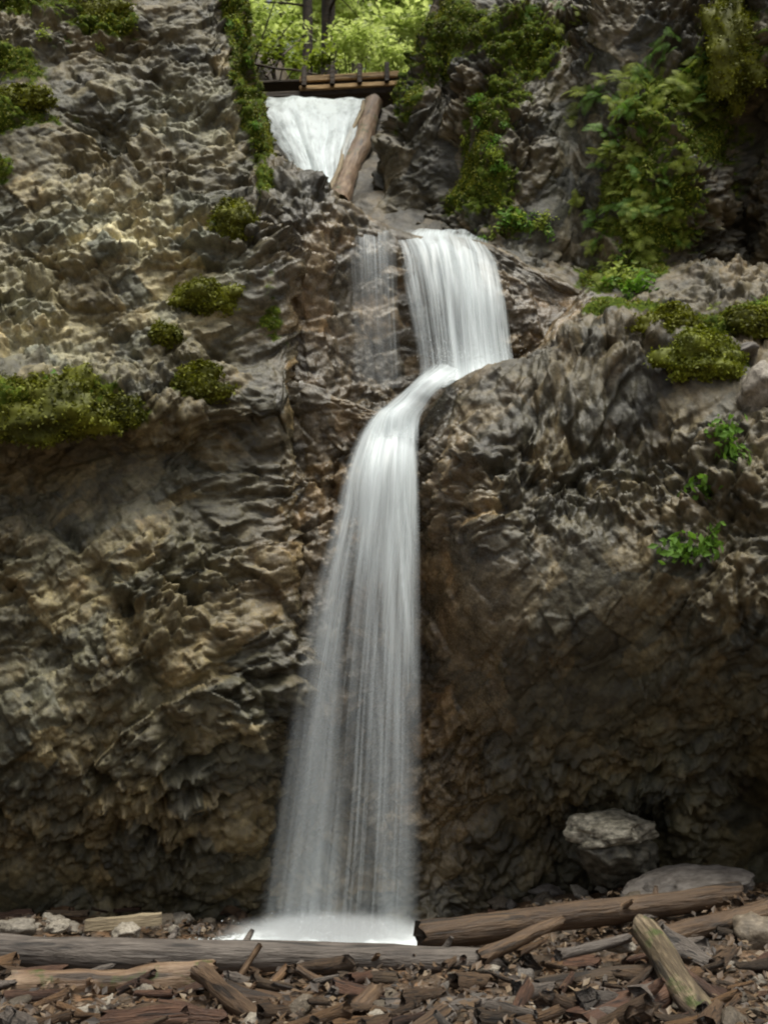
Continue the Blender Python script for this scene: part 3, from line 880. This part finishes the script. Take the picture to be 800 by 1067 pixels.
log("driftwood_log", "stubby brown log end standing up from the litter below the orange log", "log", P(352, 1075, 8.3), P(392, 1032, 8.7), .08, .07, M_BROWN, 14, .02, .2)
log("driftwood_log", "dark wet log lying behind the reddish chunk", "log", P(560, 1030, 9.2), P(680, 1010, 9.3), .07, .07, M_DARK, 15, .03, .2)
# plank by the cliff foot
Vp = np.array([[x, y, z] for x in np.linspace(-.5, .5, 12) for (y, z) in ((-.07, -.05), (.07, -.05), (.07, .05), (-.07, .05))])
Vp[:, 2] += .012 * vnoise(Vp, 9, 3); Vp[:, 1] *= 1 + .25 * Vp[:, 0]
i = np.arange(48).reshape(12, 4); n2 = np.roll(i, -1, 1)
Fp = np.concatenate([np.stack([i[:-1], n2[:-1], n2[1:], i[1:]], -1).reshape(-1, 4), np.array([[3, 2, 1, 0], [44, 45, 46, 47]])])
o = link("plank", mesh_np("plank", Vp, Fp, M_PALE, False))
o.scale = (.72, 1, 1)
tag(o, "bleached broken plank lying at the foot of the cliff above the long grey log", "plank")
place_between(o, P(92, 964, 11.2), P(166, 957, 11.3))
# the log leaning in the upper cascade
log("leaning_log", "bare wet brown log leaning beside the upper cascade with a mossy top", "log", P(350, 216, 14.9), P(391, 106, 18.3), .165, .175, M_BARE, 21, .012, .16, 1)
log("stick", "long pale pole standing in for the highlight along the edge of the leaning log in the cascade", "stick", P(340, 204, 14.85), P(380, 106, 18.15), .04, .035, M_PALE, 22, .008)  # added pale pole: the leaning log's edge highlight put into shape and colour

# ------------------------------------------------------------------ stones
def stone_mesh(name, mat, seed, sub=3, flat=.65, rough=.22):
    import bmesh
    bm = bmesh.new()
    bmesh.ops.create_icosphere(bm, subdivisions=sub, radius=1)
    me = bpy.data.meshes.new(name); bm.to_mesh(me); bm.free()
    n = len(me.vertices)
    V = np.empty(n * 3, np.float32); me.vertices.foreach_get("co", V); V = V.reshape(-1, 3)
    rng = np.random.default_rng(seed)
    for _ in range(9):                                       # broken facets
        d = rng.normal(size=3); d /= np.linalg.norm(d)
        h = .62 + .28 * rng.random()
        e = V @ d - h
        V = V - np.clip(e, 0, 9)[:, None] * d * .9
    V = V * (1 + rough * fbm(V, 1.7, 4, seed)[:, None])
    V[:, 2] *= flat
    me.vertices.foreach_set("co", V.ravel()); me.update()
    me.polygons.foreach_set("use_smooth", np.full(len(me.polygons), True))
    me.materials.append(mat)
    return me

def rock(name, label, cat, c, size, mat, seed, rot=(0, 0, 0), flat=.65, sub=4, rough=.2, group=None):
    o = link(name, stone_mesh(name, mat, seed, sub, flat, rough), None, tuple(c))
    o.scale = size; o.rotation_euler = rot
    return tag(o, label, cat, group)

M_BOULD = stone_material("cracked_pale_rock", [(.33, (.04, .035, .025)), (.48, (.2, .18, .13)), (.68, (.46, .42, .33))])
M_BOULD2 = stone_material("dark_cracked_rock", [(.35, (.025, .022, .014)), (.5, (.085, .075, .05)), (.7, (.2, .18, .13))])
rock("boulder", "pale cracked block of rock jutting from the dark cliff foot above the brown log", "boulder", P(636, 865, 12.2), (.54, .42, .27), M_BOULD, 3, (.1, -.08, .3), .8, 5, .2)
rock("boulder", "darker mossy-brown block under the pale cracked block at the cliff foot", "boulder", P(640, 898, 12.25), (.5, .42, .45), M_BOULD2, 8, (0, .05, .6), .7, 5, .2)
rock("boulder", "flat grey slab of rock behind the thick brown log", "boulder", P(718, 925, 11.6), (.66, .42, .38), M_SLAB, 6, (.35, -.14, .1), .5, 5, .2)
rock("boulder", "greenish dark rock at the edge of the picture past the mossy leaning log", "boulder", P(800, 985, 10.4), (.4, .35, .35), M_STONE, 5, (0, 0, .4), .8, 4)
for k, (px, py, Y, s, lab) in enumerate([(15, 968, 11.2, .17, "flat pale stone at the cliff foot where the long grey log begins"), (60, 965, 11.3, .11, "small round pale stone just beside the bleached plank"),
                                         (130, 972, 11.0, .16, "low tan stone under the bleached plank"), (645, 985, 9.9, .11, "small pale stone touching the top of the mossy leaning log")]):
    rock("stone", lab, "stone", P(px, py, Y), (s * 1.3, s, s), M_PALEST, 10 + k, (0, 0, k), .6, 4)
rock("boulder", "tan chunk of rock high on the right ledge at the picture's edge", "boulder", P(792, 408, 11.2), (.28, .25, .34), M_PALEST, 31, (0, .2, .3), .9, 4)
rock("boulder", "angular grey block on the ledge beside the bright moss cushion", "boulder", P(765, 372, 11.75), (.38, .3, .16), M_SLAB, 32, (0, -.35, .2), .7, 4)

# scattered stones and driftwood
taken = []
def scatter(n, x0, x1, y0, y1, mind):
    out, tries = [], 0
    while len(out) < n and tries < 6000:
        tries += 1
        px = x0 + (x1 - x0) * RNG.random(); py = y0 + (y1 - y0) * RNG.random()
        loc, nor = hit_ground(px, py)
        if loc is None or (-1.55 < loc[0] < .45 and 10.35 < loc[1] < 12.2): continue
        if any((loc[0] - q[0]) ** 2 + (loc[1] - q[1]) ** 2 < mind ** 2 for q in taken): continue
        taken.append(loc); out.append((px, loc))
    return out
def hit_ground(px, py):
    d = P(px, py, 10) - np.array([0, 0, CAM_Z]); d /= np.linalg.norm(d)
    for t_ in np.arange(7.4, 14.5, .04):
        q = np.array([0, 0, CAM_Z]) + d * t_
        if q[2] < ground_at(q[0], q[1]) + .02: return q, None
    return None, None

STM = [stone_mesh("stone", mt, 60 + k, 3, .65, .25) for k, mt in enumerate([M_STONE, M_STONE, M_PALEST, M_STONE, M_PALEST, M_SLAB])]
st_lab = {"M_STONE": "brown", "M_PALEST": "pale", "M_SLAB": "grey"}
st_kind = ["brown", "brown", "pale", "brown", "pale", "grey"]
def zone(px, loc):
    if loc[1] > 10.7: return "at the foot of the cliff beside the plunge pool" if px < 440 else "on the bank between the brown log and the cliff"
    if px < 225: return "below the short pinkish log"
    if px < 480: return "in the litter below the long grey log"
    if px < 680: return "in the litter below the thick brown log"
    return "past the mossy leaning log"
def place_stone(px, loc, s):
    k = int(RNG.integers(len(STM)))
    o = link("stone", STM[k], None, (loc[0], loc[1], loc[2] + s * .15))
    o.scale = (s * (1 + .5 * RNG.random()), s * (.8 + .4 * RNG.random()), s * (.8 + .5 * RNG.random()))
    o.rotation_euler = (RNG.normal() * .3, RNG.normal() * .3, RNG.random() * 6)
    lab = "loose %s stone %s" % (st_kind[k], zone(px, loc))
    tag(o, lab, "stone", lab.replace("loose", "loose").replace(" stone ", " stones "))
for px, loc in scatter(34, 450, 720, 895, 945, .16): place_stone(px, loc, .06 + .10 * RNG.random())
for px, loc in scatter(16, -20, 260, 955, 975, .18): place_stone(px, loc, .05 + .07 * RNG.random())
for px, loc in scatter(60, -20, 820, 1000, 1075, .17): place_stone(px, loc, .04 + .07 * RNG.random())

wood = [("grey", M_GREY), ("brown", M_BROWN), ("reddish", M_RED), ("orange-brown", M_ORANGE), ("pale", M_PALE), ("dark", M_DARK)]
WDM = []
for k in range(12):
    c_, mt = wood[[0, 1, 1, 2, 3, 1, 5, 2, 0, 3, 1, 5][k]]
    WDM.append((c_, log_mesh("driftwood_piece", 1.0, .13 + .07 * (k % 3), .10 + .05 * (k % 2), mt, 100 + k, .06, .22, 12, 12)))
def place_wood(px, loc, L):
    c_, me = WDM[int(RNG.integers(len(WDM)))]
    o = link("driftwood_piece", me, None, (loc[0], loc[1], loc[2] + .05 + .04 * RNG.random()))
    o.scale = (L, L * (.5 + .5 * RNG.random()), L * (.35 + .4 * RNG.random()))
    a = RNG.normal() * .55 + (math.pi if RNG.random() < .5 else 0)
    if RNG.random() < .4: a = .9 + RNG.normal() * .4
    o.rotation_euler = (RNG.random() * 6, RNG.normal() * .22, a)
    lab = "broken %s piece of driftwood %s" % (c_, zone(px, loc))
    tag(o, lab, "driftwood", lab.replace("piece", "pieces"))
for px, loc in scatter(130, -20, 820, 1006, 1085, .09): place_wood(px, loc, .18 + .34 * RNG.random() ** 1.5)
for px, loc in scatter(14, 480, 800, 930, 1000, .14): place_wood(px, loc, .25 + .3 * RNG.random())
for px, loc in scatter(8, -10, 250, 955, 975, .2): place_wood(px, loc, .2 + .25 * RNG.random())
# fine litter: bark chips, needles and leaf bits nobody could count
n = 9000
lx = RNG.uniform(-4.6, 5.2, n); ly = RNG.uniform(7.4, 12.2, n)
lz = ground_z(lx, ly) + .035 + .05 * RNG.random(n)
keep = ~((lx > -1.6) & (lx < .4) & (ly > 10.4))
c = np.stack([lx, ly, lz], 1)[keep]
V, Fq = leaf_quads(c, .075, np.array([0, -.3, 1.0]))
sh = np.repeat(RNG.random(len(c)), 4)
m, nt, out = new_mat("litter_chips")
b = NB(nt)
pr = b.n('ShaderNodeBsdfPrincipled', i_Roughness=.6)
b.put(pr.inputs['Base Color'], b.ramp(b.attr('shade'), [(.0, (.014, .008, .004)), (.45, (.055, .031, .014)), (.85, (.11, .068, .034)), (1, (.2, .15, .095))]))
nt.links.new(pr.outputs[0], out.inputs[0])
tag(link("litter", mesh_np("litter", V, Fq, m, False, {'shade': sh})), "bark chips and leaf litter between the driftwood", "litter", None, "stuff")

# ------------------------------------------------------------------ moss fuzz and cushions
for (o, V, N, moss) in WALLS:
    p = np.clip((moss - .42) * 2, 0, 1)
    p[V[:, 1] > 17.5] = 0
    if p.sum() < 50: continue
    k = min(40000, int(p.sum() * .6))
    idx = RNG.choice(len(V), k, p=p / p.sum())
    c = V[idx] + N[idx] * .02 + RNG.normal(size=(k, 3)) * .012
    Vq, Fq = leaf_quads(c, .036, N[idx] * .3 + np.array([0, -.2, .3]))
    sh = np.repeat(np.clip(.5 + .45 * fbm(c, 2.4, 3, 6) + .2 * RNG.normal(size=k), 0, 1), 4)
    tag(link("moss", mesh_np("moss", Vq, Fq, M_MOSS, False, {'shade': sh})), "short moss growing over the " + o["label"].split(" with ")[0].split(" hung ")[0], "moss", None, "stuff")

def cushion(px, py, w, h, label, mat=M_MOSS, seed=0, cat="moss"):
    loc, nor = hit(px, py)
    if loc is None: return
    rng = np.random.default_rng(seed)
    sc = loc.y / F
    rx, rz = w * sc / 2, h * sc / 2
    ry = min(rx, rz) * .55
    q = np.linspace(0, np.pi, 30); ph = np.linspace(0, 2 * np.pi, 48, endpoint=False)
    S = np.stack([np.outer(np.sin(q), np.cos(ph)), np.outer(np.sin(q), np.sin(ph)), np.outer(np.cos(q), np.ones(48))], -1).reshape(-1, 3)
    k = 1 + .55 * fbm(S, 1.7, 4, seed * 5.1)
    S = S * k[:, None] * np.array([rx, ry, rz])
    S[:, 2] = np.where(S[:, 2] < 0, S[:, 2] * .75, S[:, 2])
    i = np.arange(30 * 48).reshape(30, 48); n2 = np.roll(i, -1, 1)
    Fq = np.stack([i[:-1], i[1:], n2[1:], n2[:-1]], -1).reshape(-1, 4)
    n = int(6500 * (rx * rz / .12) ** .6)
    pk = rng.integers(0, len(S), n)
    nn = S[pk] / (np.linalg.norm(S[pk], axis=1, keepdims=True) + 1e-6)
    c = S[pk] + nn * .012 + rng.normal(size=(n, 3)) * .02
    Lv, Lf = leaf_quads(c, .042, nn * .5 + np.array([0, 0, .25]), rng)
    V, Fa = merge([(S, Fq), (Lv, Lf)])
    shS = np.clip(.4 + .35 * fbm(S, 5, 3, seed), 0, 1)
    shL = np.repeat(np.clip(.5 + .4 * fbm(c, 5, 3, seed) + .2 * rng.normal(size=n), 0, 1), 4)
    o = link("moss_clump", mesh_np("moss_clump", V, Fa, mat, True, {'shade': np.concatenate([shS, shL])}), None, loc)
    tag(o, label, cat)
    return o

cushion(40, 430, 160, 80, "wide dark green moss shelf hanging on the pale cliff buttress", seed=1)
cushion(112, 432, 70, 34, "narrow end of the moss shelf tapering along the pale cliff", seed=2)
cushion(208, 402, 56, 34, "dark olive moss tuft below the pale rock, level with the middle pool", seed=3)
cushion(216, 312, 58, 36, "bright moss tuft on the buttress beside the middle tier", seed=4)
cushion(173, 350, 30, 22, "small round moss tuft between the two larger tufts on the buttress", seed=5)
cushion(242, 236, 46, 44, "yellow-green moss tuft on the edge of the buttress below the mossy corner", seed=6)
cushion(732, 378, 78, 56, "bright yellow-green moss cushion on the ledge above the knobbly bulge", M_MOSSB, seed=7)
cushion(700, 342, 60, 38, "olive moss cushion behind the bright cushion on the ledge", seed=8)
cushion(782, 338, 48, 30, "moss cushion at the ledge end under the dark overhang", seed=9)
cushion(95, 14, 90, 30, "thick moss mat along the top of the pale cliff", seed=10)
cushion(24, 104, 60, 28, "dark moss mat high on the cliff below the thick top mat", seed=11)
cushion(772, 55, 70, 130, "hanging green moss curtain over the dark overhang", seed=12)

# ------------------------------------------------------------------ ferns and leafy plants
def fern_mesh(seed, mat, fronds=9, L=1.0):
    rng = np.random.default_rng(seed)
    Vs, Fs, sh, o = [], [], [], 0
    for f in range(fronds):
        az = 2 * math.pi * f / fronds + rng.normal() * .3
        Lf = L * (.65 + .5 * rng.random())
        el = 1.0 + .25 * rng.normal()
        n = 15
        t = np.linspace(0, 1, n)
        ang = el - 1.7 * t ** 1.3
        r = np.cumsum(np.cos(ang)) * Lf / n; z = np.cumsum(np.sin(ang)) * Lf / n
        d = np.array([math.cos(az), math.sin(az), 0]); s = np.array([-d[1], d[0], 0])
        C = r[:, None] * d + z[:, None] * np.array([0, 0, 1.0])
        w = .26 * Lf * np.sin(np.pi * np.clip(.12 + .9 * t, 0, 1)) ** .8
        b0 = .25 + .6 * rng.random()
        for k in range(1, n):
            T = C[k] - C[k - 1]; T /= np.linalg.norm(T) + 1e-9
            for sg in (-1, 1):
                tip = C[k] + sg * s * w[k] + T * w[k] * .35 + np.array([0, 0, -.18 * w[k]])
                h = T * Lf / n * .3
                Vs += [C[k] - h, C[k] + h, tip + h * .35, tip - h * .3]
                Fs.append([o, o + 1, o + 2, o + 3]); o += 4
                sh += [np.clip(b0 + rng.normal() * .12, 0, 1)] * 4
    return mesh_np("fern", np.array(Vs), np.array(Fs), mat, False, {'shade': np.array(sh)})

def leafy_mesh(seed, mat, n=60, leaf=.34):
    rng = np.random.default_rng(seed)
    c = rng.normal(size=(n, 3)) * np.array([.42, .3, .32]) + np.array([0, 0, .25])
    V, Fq = leaf_quads(c, leaf, np.array([0, -.5, .7]), rng)
    st = [tube(np.outer(np.linspace(0, 1, 4), q) - np.outer(np.sin(np.linspace(0, np.pi, 4)), [0, 0, .06]), [.016, .012, .009, .006], 4) for q in c]
    V, Fq = merge([(V, Fq)] + st)
    sh = np.concatenate([np.repeat(np.clip(.55 + .3 * rng.normal(size=n), 0, 1), 4), np.full(len(V) - 4 * n, .1)])
    return mesh_np("leafy_plant", V, Fq, mat, False, {'shade': sh})

FERNS = [fern_mesh(200 + k, M_FERN if k % 3 else M_LIME, 7 + k % 4) for k in range(6)]
LEAFY = [leafy_mesh(300 + k, M_FERN if k % 2 else M_LIME, 44 + 12 * k) for k in range(4)]

def plant(meshes, name, px, py, size, label, group=None, cat="fern"):
    loc, nor = hit(px, py)
    if loc is None or loc.y > 17: return
    if nor.y > 0: nor = -nor
    s = size * loc.y / F
    o = link(name, meshes[int(RNG.integers(len(meshes)))], None, loc - nor * .02)
    ax = (nor * .75 + Vector((0, -.15, .55))).normalized()
    o.rotation_mode = 'QUATERNION'
    o.rotation_quaternion = Vector((0, 0, 1)).rotation_difference(ax) @ Quaternion((0, 0, 1), RNG.random() * 6.28)
    o.scale = (s, s, s * (.7 if name == 'fern' else 1))
    return tag(o, label, cat, group)

def bank(n, x0, y0, x1, y1, w, size, meshes, name, label, group, cat="fern"):
    for k in range(n):
        t = RNG.random()
        px = x0 + (x1 - x0) * t + RNG.normal() * w; py = y0 + (y1 - y0) * t + RNG.normal() * w * .8
        if px > 815 or py < -12: continue
        plant(meshes, name, px, py, size * (.6 + .7 * RNG.random()), label, group, cat)
bank(60, 640, 110, 740, 80, 24, 24, FERNS, "fern", "light green fern in the hanging bank at the top of the ferny wall", "ferns along the top of the hanging bank")
bank(56, 635, 140, 675, 250, 22, 22, FERNS, "fern", "green fern in the middle of the hanging bank on the mossy wall", "ferns in the middle of the hanging bank")
bank(24, 612, 215, 650, 295, 14, 20, FERNS, "fern", "small fern at the foot of the hanging bank by the ledge", "ferns at the foot of the hanging bank")
bank(16, 515, 240, 565, 226, 9, 15, LEAFY, "leafy_plant", "glossy leafy plant on the mossy shelf right over the middle fall", "leafy plants over the middle fall", "plant")
bank(12, 495, 100, 520, 205, 12, 11, LEAFY, "leafy_plant", "small leafy plant on the narrow mossy rib beside the smooth slab", "plants on the mossy rib", "plant")
bank(10, 440, 20, 590, 18, 18, 15, FERNS, "fern", "small fern on the moss at the top of the wall near the forest gap", "ferns at the top of the wall")
bank(4, 690, 300, 795, 322, 12, 18, FERNS, "fern", "fern sprig along the back of the mossy ledge", "ferns along the back of the ledge")
bank(8, 645, 285, 655, 310, 10, 22, LEAFY, "leafy_plant", "yellow-green leafy plant at the corner of the ledge", "leafy plants at the ledge corner", "plant")
bank(5, 20, 40, 140, 20, 16, 11, LEAFY, "leafy_plant", "small leafy plant in the moss high on the pale cliff", "plants high on the pale cliff", "plant")
bank(8, 245, 20, 275, 150, 5, 9, LEAFY, "leafy_plant", "tiny leafy plant on the mossy corner of the buttress", "plants on the mossy corner", "plant")
bank(8, 60, 412, 110, 418, 14, 18, LEAFY, "leafy_plant", "pale green leafy sprig on top of the wide moss shelf", "sprigs on the moss shelf", "plant")
for (px, py, s, lab) in [(752, 452, 26, "green leafy tuft in the crack below the bright moss cushion"), (757, 474, 30, "bigger round leafy tuft just under the first tuft in the crack"),
                         (735, 512, 26, "small leafy tuft halfway down the crack on the bulge"), (712, 577, 30, "lowest leafy sprig on the bulge, spreading sideways"),
                         (736, 566, 26, "leafy sprig just above the lowest sprig on the bulge")]:
    plant([LEAFY[0], LEAFY[2]], "leafy_plant", px, py, s, lab, None, "plant")

# ------------------------------------------------------------------ footbridge
def box(c, s, rz=0.0, bev=.012):
    import bmesh
    bm = bmesh.new()
    bmesh.ops.create_cube(bm, size=1)
    for v in bm.verts: v.co = Vector((v.co.x * s[0], v.co.y * s[1], v.co.z * s[2]))
    bmesh.ops.bevel(bm, geom=bm.edges[:], offset=bev, segments=1, affect='EDGES')
    return bm
def box_obj(name, c, s, mat, parent, rot=(0, 0, 0)):
    bm = box(c, s)
    me = bpy.data.meshes.new(name); bm.to_mesh(me); bm.free()
    me.materials.append(mat)
    o = link(name, me, parent, tuple(c)); o.rotation_euler = rot
    return o
BY = 20.6
br = thing("footbridge", "small wooden footbridge with two rails crossing above the upper cascade", "bridge", tuple(P(345, 98, BY)))
org = Vector(br.location)
def bpart(name, pa, pb, th_, dep, mat, dy=0):
    a, b_ = Vector(P(*pa, BY + dy)) - org, Vector(P(*pb, BY + dy)) - org
    L = (b_ - a).length
    o = box_obj(name, (a + b_) / 2, (L, dep, th_), mat, br)
    o.rotation_euler = (0, -math.atan2(b_.z - a.z, b_.x - a.x), 0)
bpart("beam", (235, 104), (440, 97), .12, .3, M_DARK)
bpart("deck", (235, 102), (440, 95), .06, 1.1, M_DARK, .75)
bpart("rail", (312, 82.8), (416, 77.2), .13, .06, M_PLANK, -.2)
bpart("rail", (312, 92.3), (416, 86.7), .10, .06, M_PLANK, -.2)
for px in (318, 347, 375, 403):
    py = 84.5 - (px - 280) * 8 / 150
    a = Vector(P(px, py - 3.5, BY)) - org; b_ = Vector(P(px, py + 16, BY)) - org
    box_obj("post", (a + b_) / 2 + Vector((0, -.29, 0)), (.1, .1, (a - b_).length), M_DARK, br)

# ------------------------------------------------------------------ forest
def tree(px, Y, h, r, label, crown_n, crown_r, crown_z, leaf=.26, seed=0, group=None, mat=M_DARK, lean=0.0):
    x = P(px, 90, Y)[0]
    z = hill_z(x, Y) - .3
    root = thing("tree", label, "tree", (x, Y, z), group)
    rng = np.random.default_rng(seed)
    n = 14
    t = np.linspace(0, 1, n)
    pts = np.stack([lean * t * h + .1 * np.sin(t * 5 + seed), .1 * np.cos(t * 4), t * h], 1)
    Vt, Ft = tube(pts, r * (1 - .75 * t) * (1 + .5 * np.exp(-t * 25)), 14, .08, seed)
    parts = [(Vt, Ft)]
    limbs = []
    for k in range(9):
        z0 = h * (.25 + .7 * k / 9)
        az = rng.random() * 6.28
        Lb = crown_r * (.6 + .5 * rng.random())
        d = np.array([math.cos(az), math.sin(az), .15])
        pp = np.array([np.interp(z0, pts[:, 2], pts[:, 0]), 0, z0]) + np.outer(np.linspace(0, Lb, 5), d)
        pp[:, 2] -= np.linspace(0, 1, 5) ** 2 * Lb * .2
        parts.append(tube(pp, np.linspace(r * .22, r * .05, 5), 6))
        limbs.append(pp)
    V, Fq = merge(parts)
    link("trunk", mesh_np("trunk", V, Fq, mat), root)
    cs = []
    nc = 34
    for k in range(nc):
        L = limbs[int(rng.integers(len(limbs)))]
        ce = L[int(rng.integers(1, 5))] + rng.normal(size=3) * np.array([.5, .5, .35]) * crown_r * .3
        ce[2] = max(ce[2], crown_z)
        m_ = crown_n // nc
        cs.append(ce + rng.normal(size=(m_, 3)) * np.array([.42, .42, .13]) * crown_r * .32)
    c = np.concatenate(cs)
    Vl, Fl = leaf_quads(c, leaf, np.array([0, -.2, .8]), rng)
    sh = np.repeat(np.clip(.5 + .35 * fbm(c, .8, 3, seed) + .2 * rng.normal(size=len(c)), 0, 1), 4)
    link("crown", mesh_np("crown", Vl, Fl, M_TREE, False, {'shade': sh}), root)
    return root

tree(316, 27, 14, .17, "slim dark tree trunk beyond the footbridge, nearer the buttress", 1300, 2.2, 6.5, .25, 1)
tree(343, 28, 16, .28, "thick dark tree trunk rising behind the middle of the footbridge", 1500, 2.6, 6.5, .25, 2)
tree(372, 36, 16, .17, "pale thin tree further back behind the footbridge", 3600, 3.2, 2.0, .3, 3, mat=M_GREY)
tree(412, 33, 12, .16, "leafy light green tree behind the bridge end by the mossy wall", 5200, 3.0, 1.5, .28, 4)
tree(390, 43, 15, .2, "tall leafy tree standing far behind the footbridge", 6500, 4.2, 1.0, .34, 5)
tree(290, 40, 15, .2, "light leafy tree far behind the slim trunk", 5600, 4.0, 1.0, .34, 6)
tree(240, 34, 11, .14, "bright leafy tree half hidden by the mossy corner of the buttress", 4600, 2.4, 2.4, .26, 7)
tree(340, 52, 18, .25, "hazy green tree at the very back of the forest gap", 9000, 6.0, 1.0, .42, 8)
tree(430, 50, 18, .25, "hazy green tree at the back behind the mossy wall edge", 8000, 6.0, 1.0, .42, 9)
tree(240, 50, 18, .25, "hazy green tree at the back behind the buttress", 8000, 6.0, 1.0, .42, 10)

def shrub(px, py, Y, rx, rz, n, label, mat=M_TREE, leaf=.16, seed=0):
    c0 = P(px, py, Y)
    rng = np.random.default_rng(seed)
    z0 = min(hill_z(c0[0], Y), c0[2] - .2)
    root = thing("shrub", label, "shrub", (c0[0], Y, z0))
    H = c0[2] - z0
    st = []
    for k in range(6):
        e = np.array([rng.normal() * rx * .6, rng.normal() * rx * .4, H + rng.normal() * rz * .4])
        st.append(tube(np.stack([np.linspace(0, e[0], 6), np.linspace(0, e[1], 6), e[2] * np.linspace(0, 1, 6) ** .8], 1), np.linspace(.03, .01, 6), 6))
    V, Fq = merge(st)
    link("stem", mesh_np("stem", V, Fq, M_DARK), root)
    cs = []
    for k in range(16):
        ce = rng.normal(size=3) * np.array([rx * .55, rx * .5, rz * .5]) + np.array([0, 0, H])
        cs.append(ce + rng.normal(size=(n // 16, 3)) * np.array([.3 * rx, .3 * rx, .12 * rz + .05]))
    c = np.concatenate(cs)
    Vl, Fl = leaf_quads(c, leaf, np.array([0, -.2, .8]), rng)
    sh = np.repeat(np.clip(.5 + .3 * fbm(c, 1.2, 3, seed) + .2 * rng.normal(size=len(c)), 0, 1), 4)
    link("leaves", mesh_np("leaves", Vl, Fl, mat, False, {'shade': sh}), root)
shrub(372, 48, 25, .75, .5, 900, "bright green bush behind the middle of the footbridge", seed=1)
shrub(400, 60, 26, .6, .5, 800, "light green bush at the bridge end under the mossy wall", seed=2)
shrub(262, 18, 23, .5, .4, 500, "sunlit bush leaning out beside the mossy corner of the buttress", seed=3)
shrub(330, 60, 24, .4, .25, 240, "low sparse bush at the foot of the thick trunk", M_FERN, seed=4)
shrub(290, 60, 23, .45, .35, 260, "dark low undergrowth bush on the brown bank beside the bridge", M_FERN, seed=5)
log("fallen_branch", "dark bare branch lying on the brown bank beside the footbridge", "branch", P(272, 80, 22.4), P(318, 38, 24), .03, .018, M_DARK, 41, .06)
log("fallen_branch", "short dark branch crossing the bank above the cascade's edge", "branch", P(262, 66, 22), P(330, 78, 22), .03, .02, M_DARK, 42, .06)

# ------------------------------------------------------------------ light
SUN_EL, SUN_ROT = R(73), R(150)          # soft overcast light from high above, behind the camera
w = bpy.data.worlds.new("World")
SC.world = w
w.use_nodes = True
nt = w.node_tree
bg = nt.nodes.get('Background')
sky = nt.nodes.new('ShaderNodeTexSky')
sky.sky_type = 'NISHITA'
sky.sun_disc = False
sky.sun_elevation = SUN_EL
sky.sun_rotation = SUN_ROT
sky.air_density = 1.0
sky.dust_density = 4.0
hs = nt.nodes.new('ShaderNodeHueSaturation')      # thin white overcast
hs.inputs['Saturation'].default_value = .3
nt.links.new(sky.outputs[0], hs.inputs['Color'])
nt.links.new(hs.outputs[0], bg.inputs[0])
bg.inputs[1].default_value = .06
ld = bpy.data.lights.new("sun", 'SUN')
ld.energy = 2.0
ld.angle = R(28)
ld.color = (1.0, .97, .87)
lo = link("sun", ld)
# direction towards the sun (Nishita rotation is measured clockwise from +y)
sd = Vector((math.sin(SUN_ROT) * math.cos(SUN_EL), math.cos(SUN_ROT) * math.cos(SUN_EL), math.sin(SUN_EL)))
lo.rotation_mode = 'QUATERNION'
lo.rotation_quaternion = Vector((0, 0, 1)).rotation_difference(sd)

# lens: focus fell short, everything is a little soft
cam_d.dof.use_dof = True
cam_d.dof.focus_distance = 6.0
cam_d.dof.aperture_fstop = 2.8

SC.view_settings.view_transform = 'Standard'
SC.view_settings.look = 'None'
SC.view_settings.exposure = 1.05
SC.view_settings.gamma = 1.0
cy_ = SC.cycles
cy_.use_denoising = True
cy_.max_bounces = 6
cy_.transparent_max_bounces = 24
cy_.diffuse_bounces = 3
cy_.glossy_bounces = 2
cy_.volume_bounces = 1
cy_.filter_width = 2.0
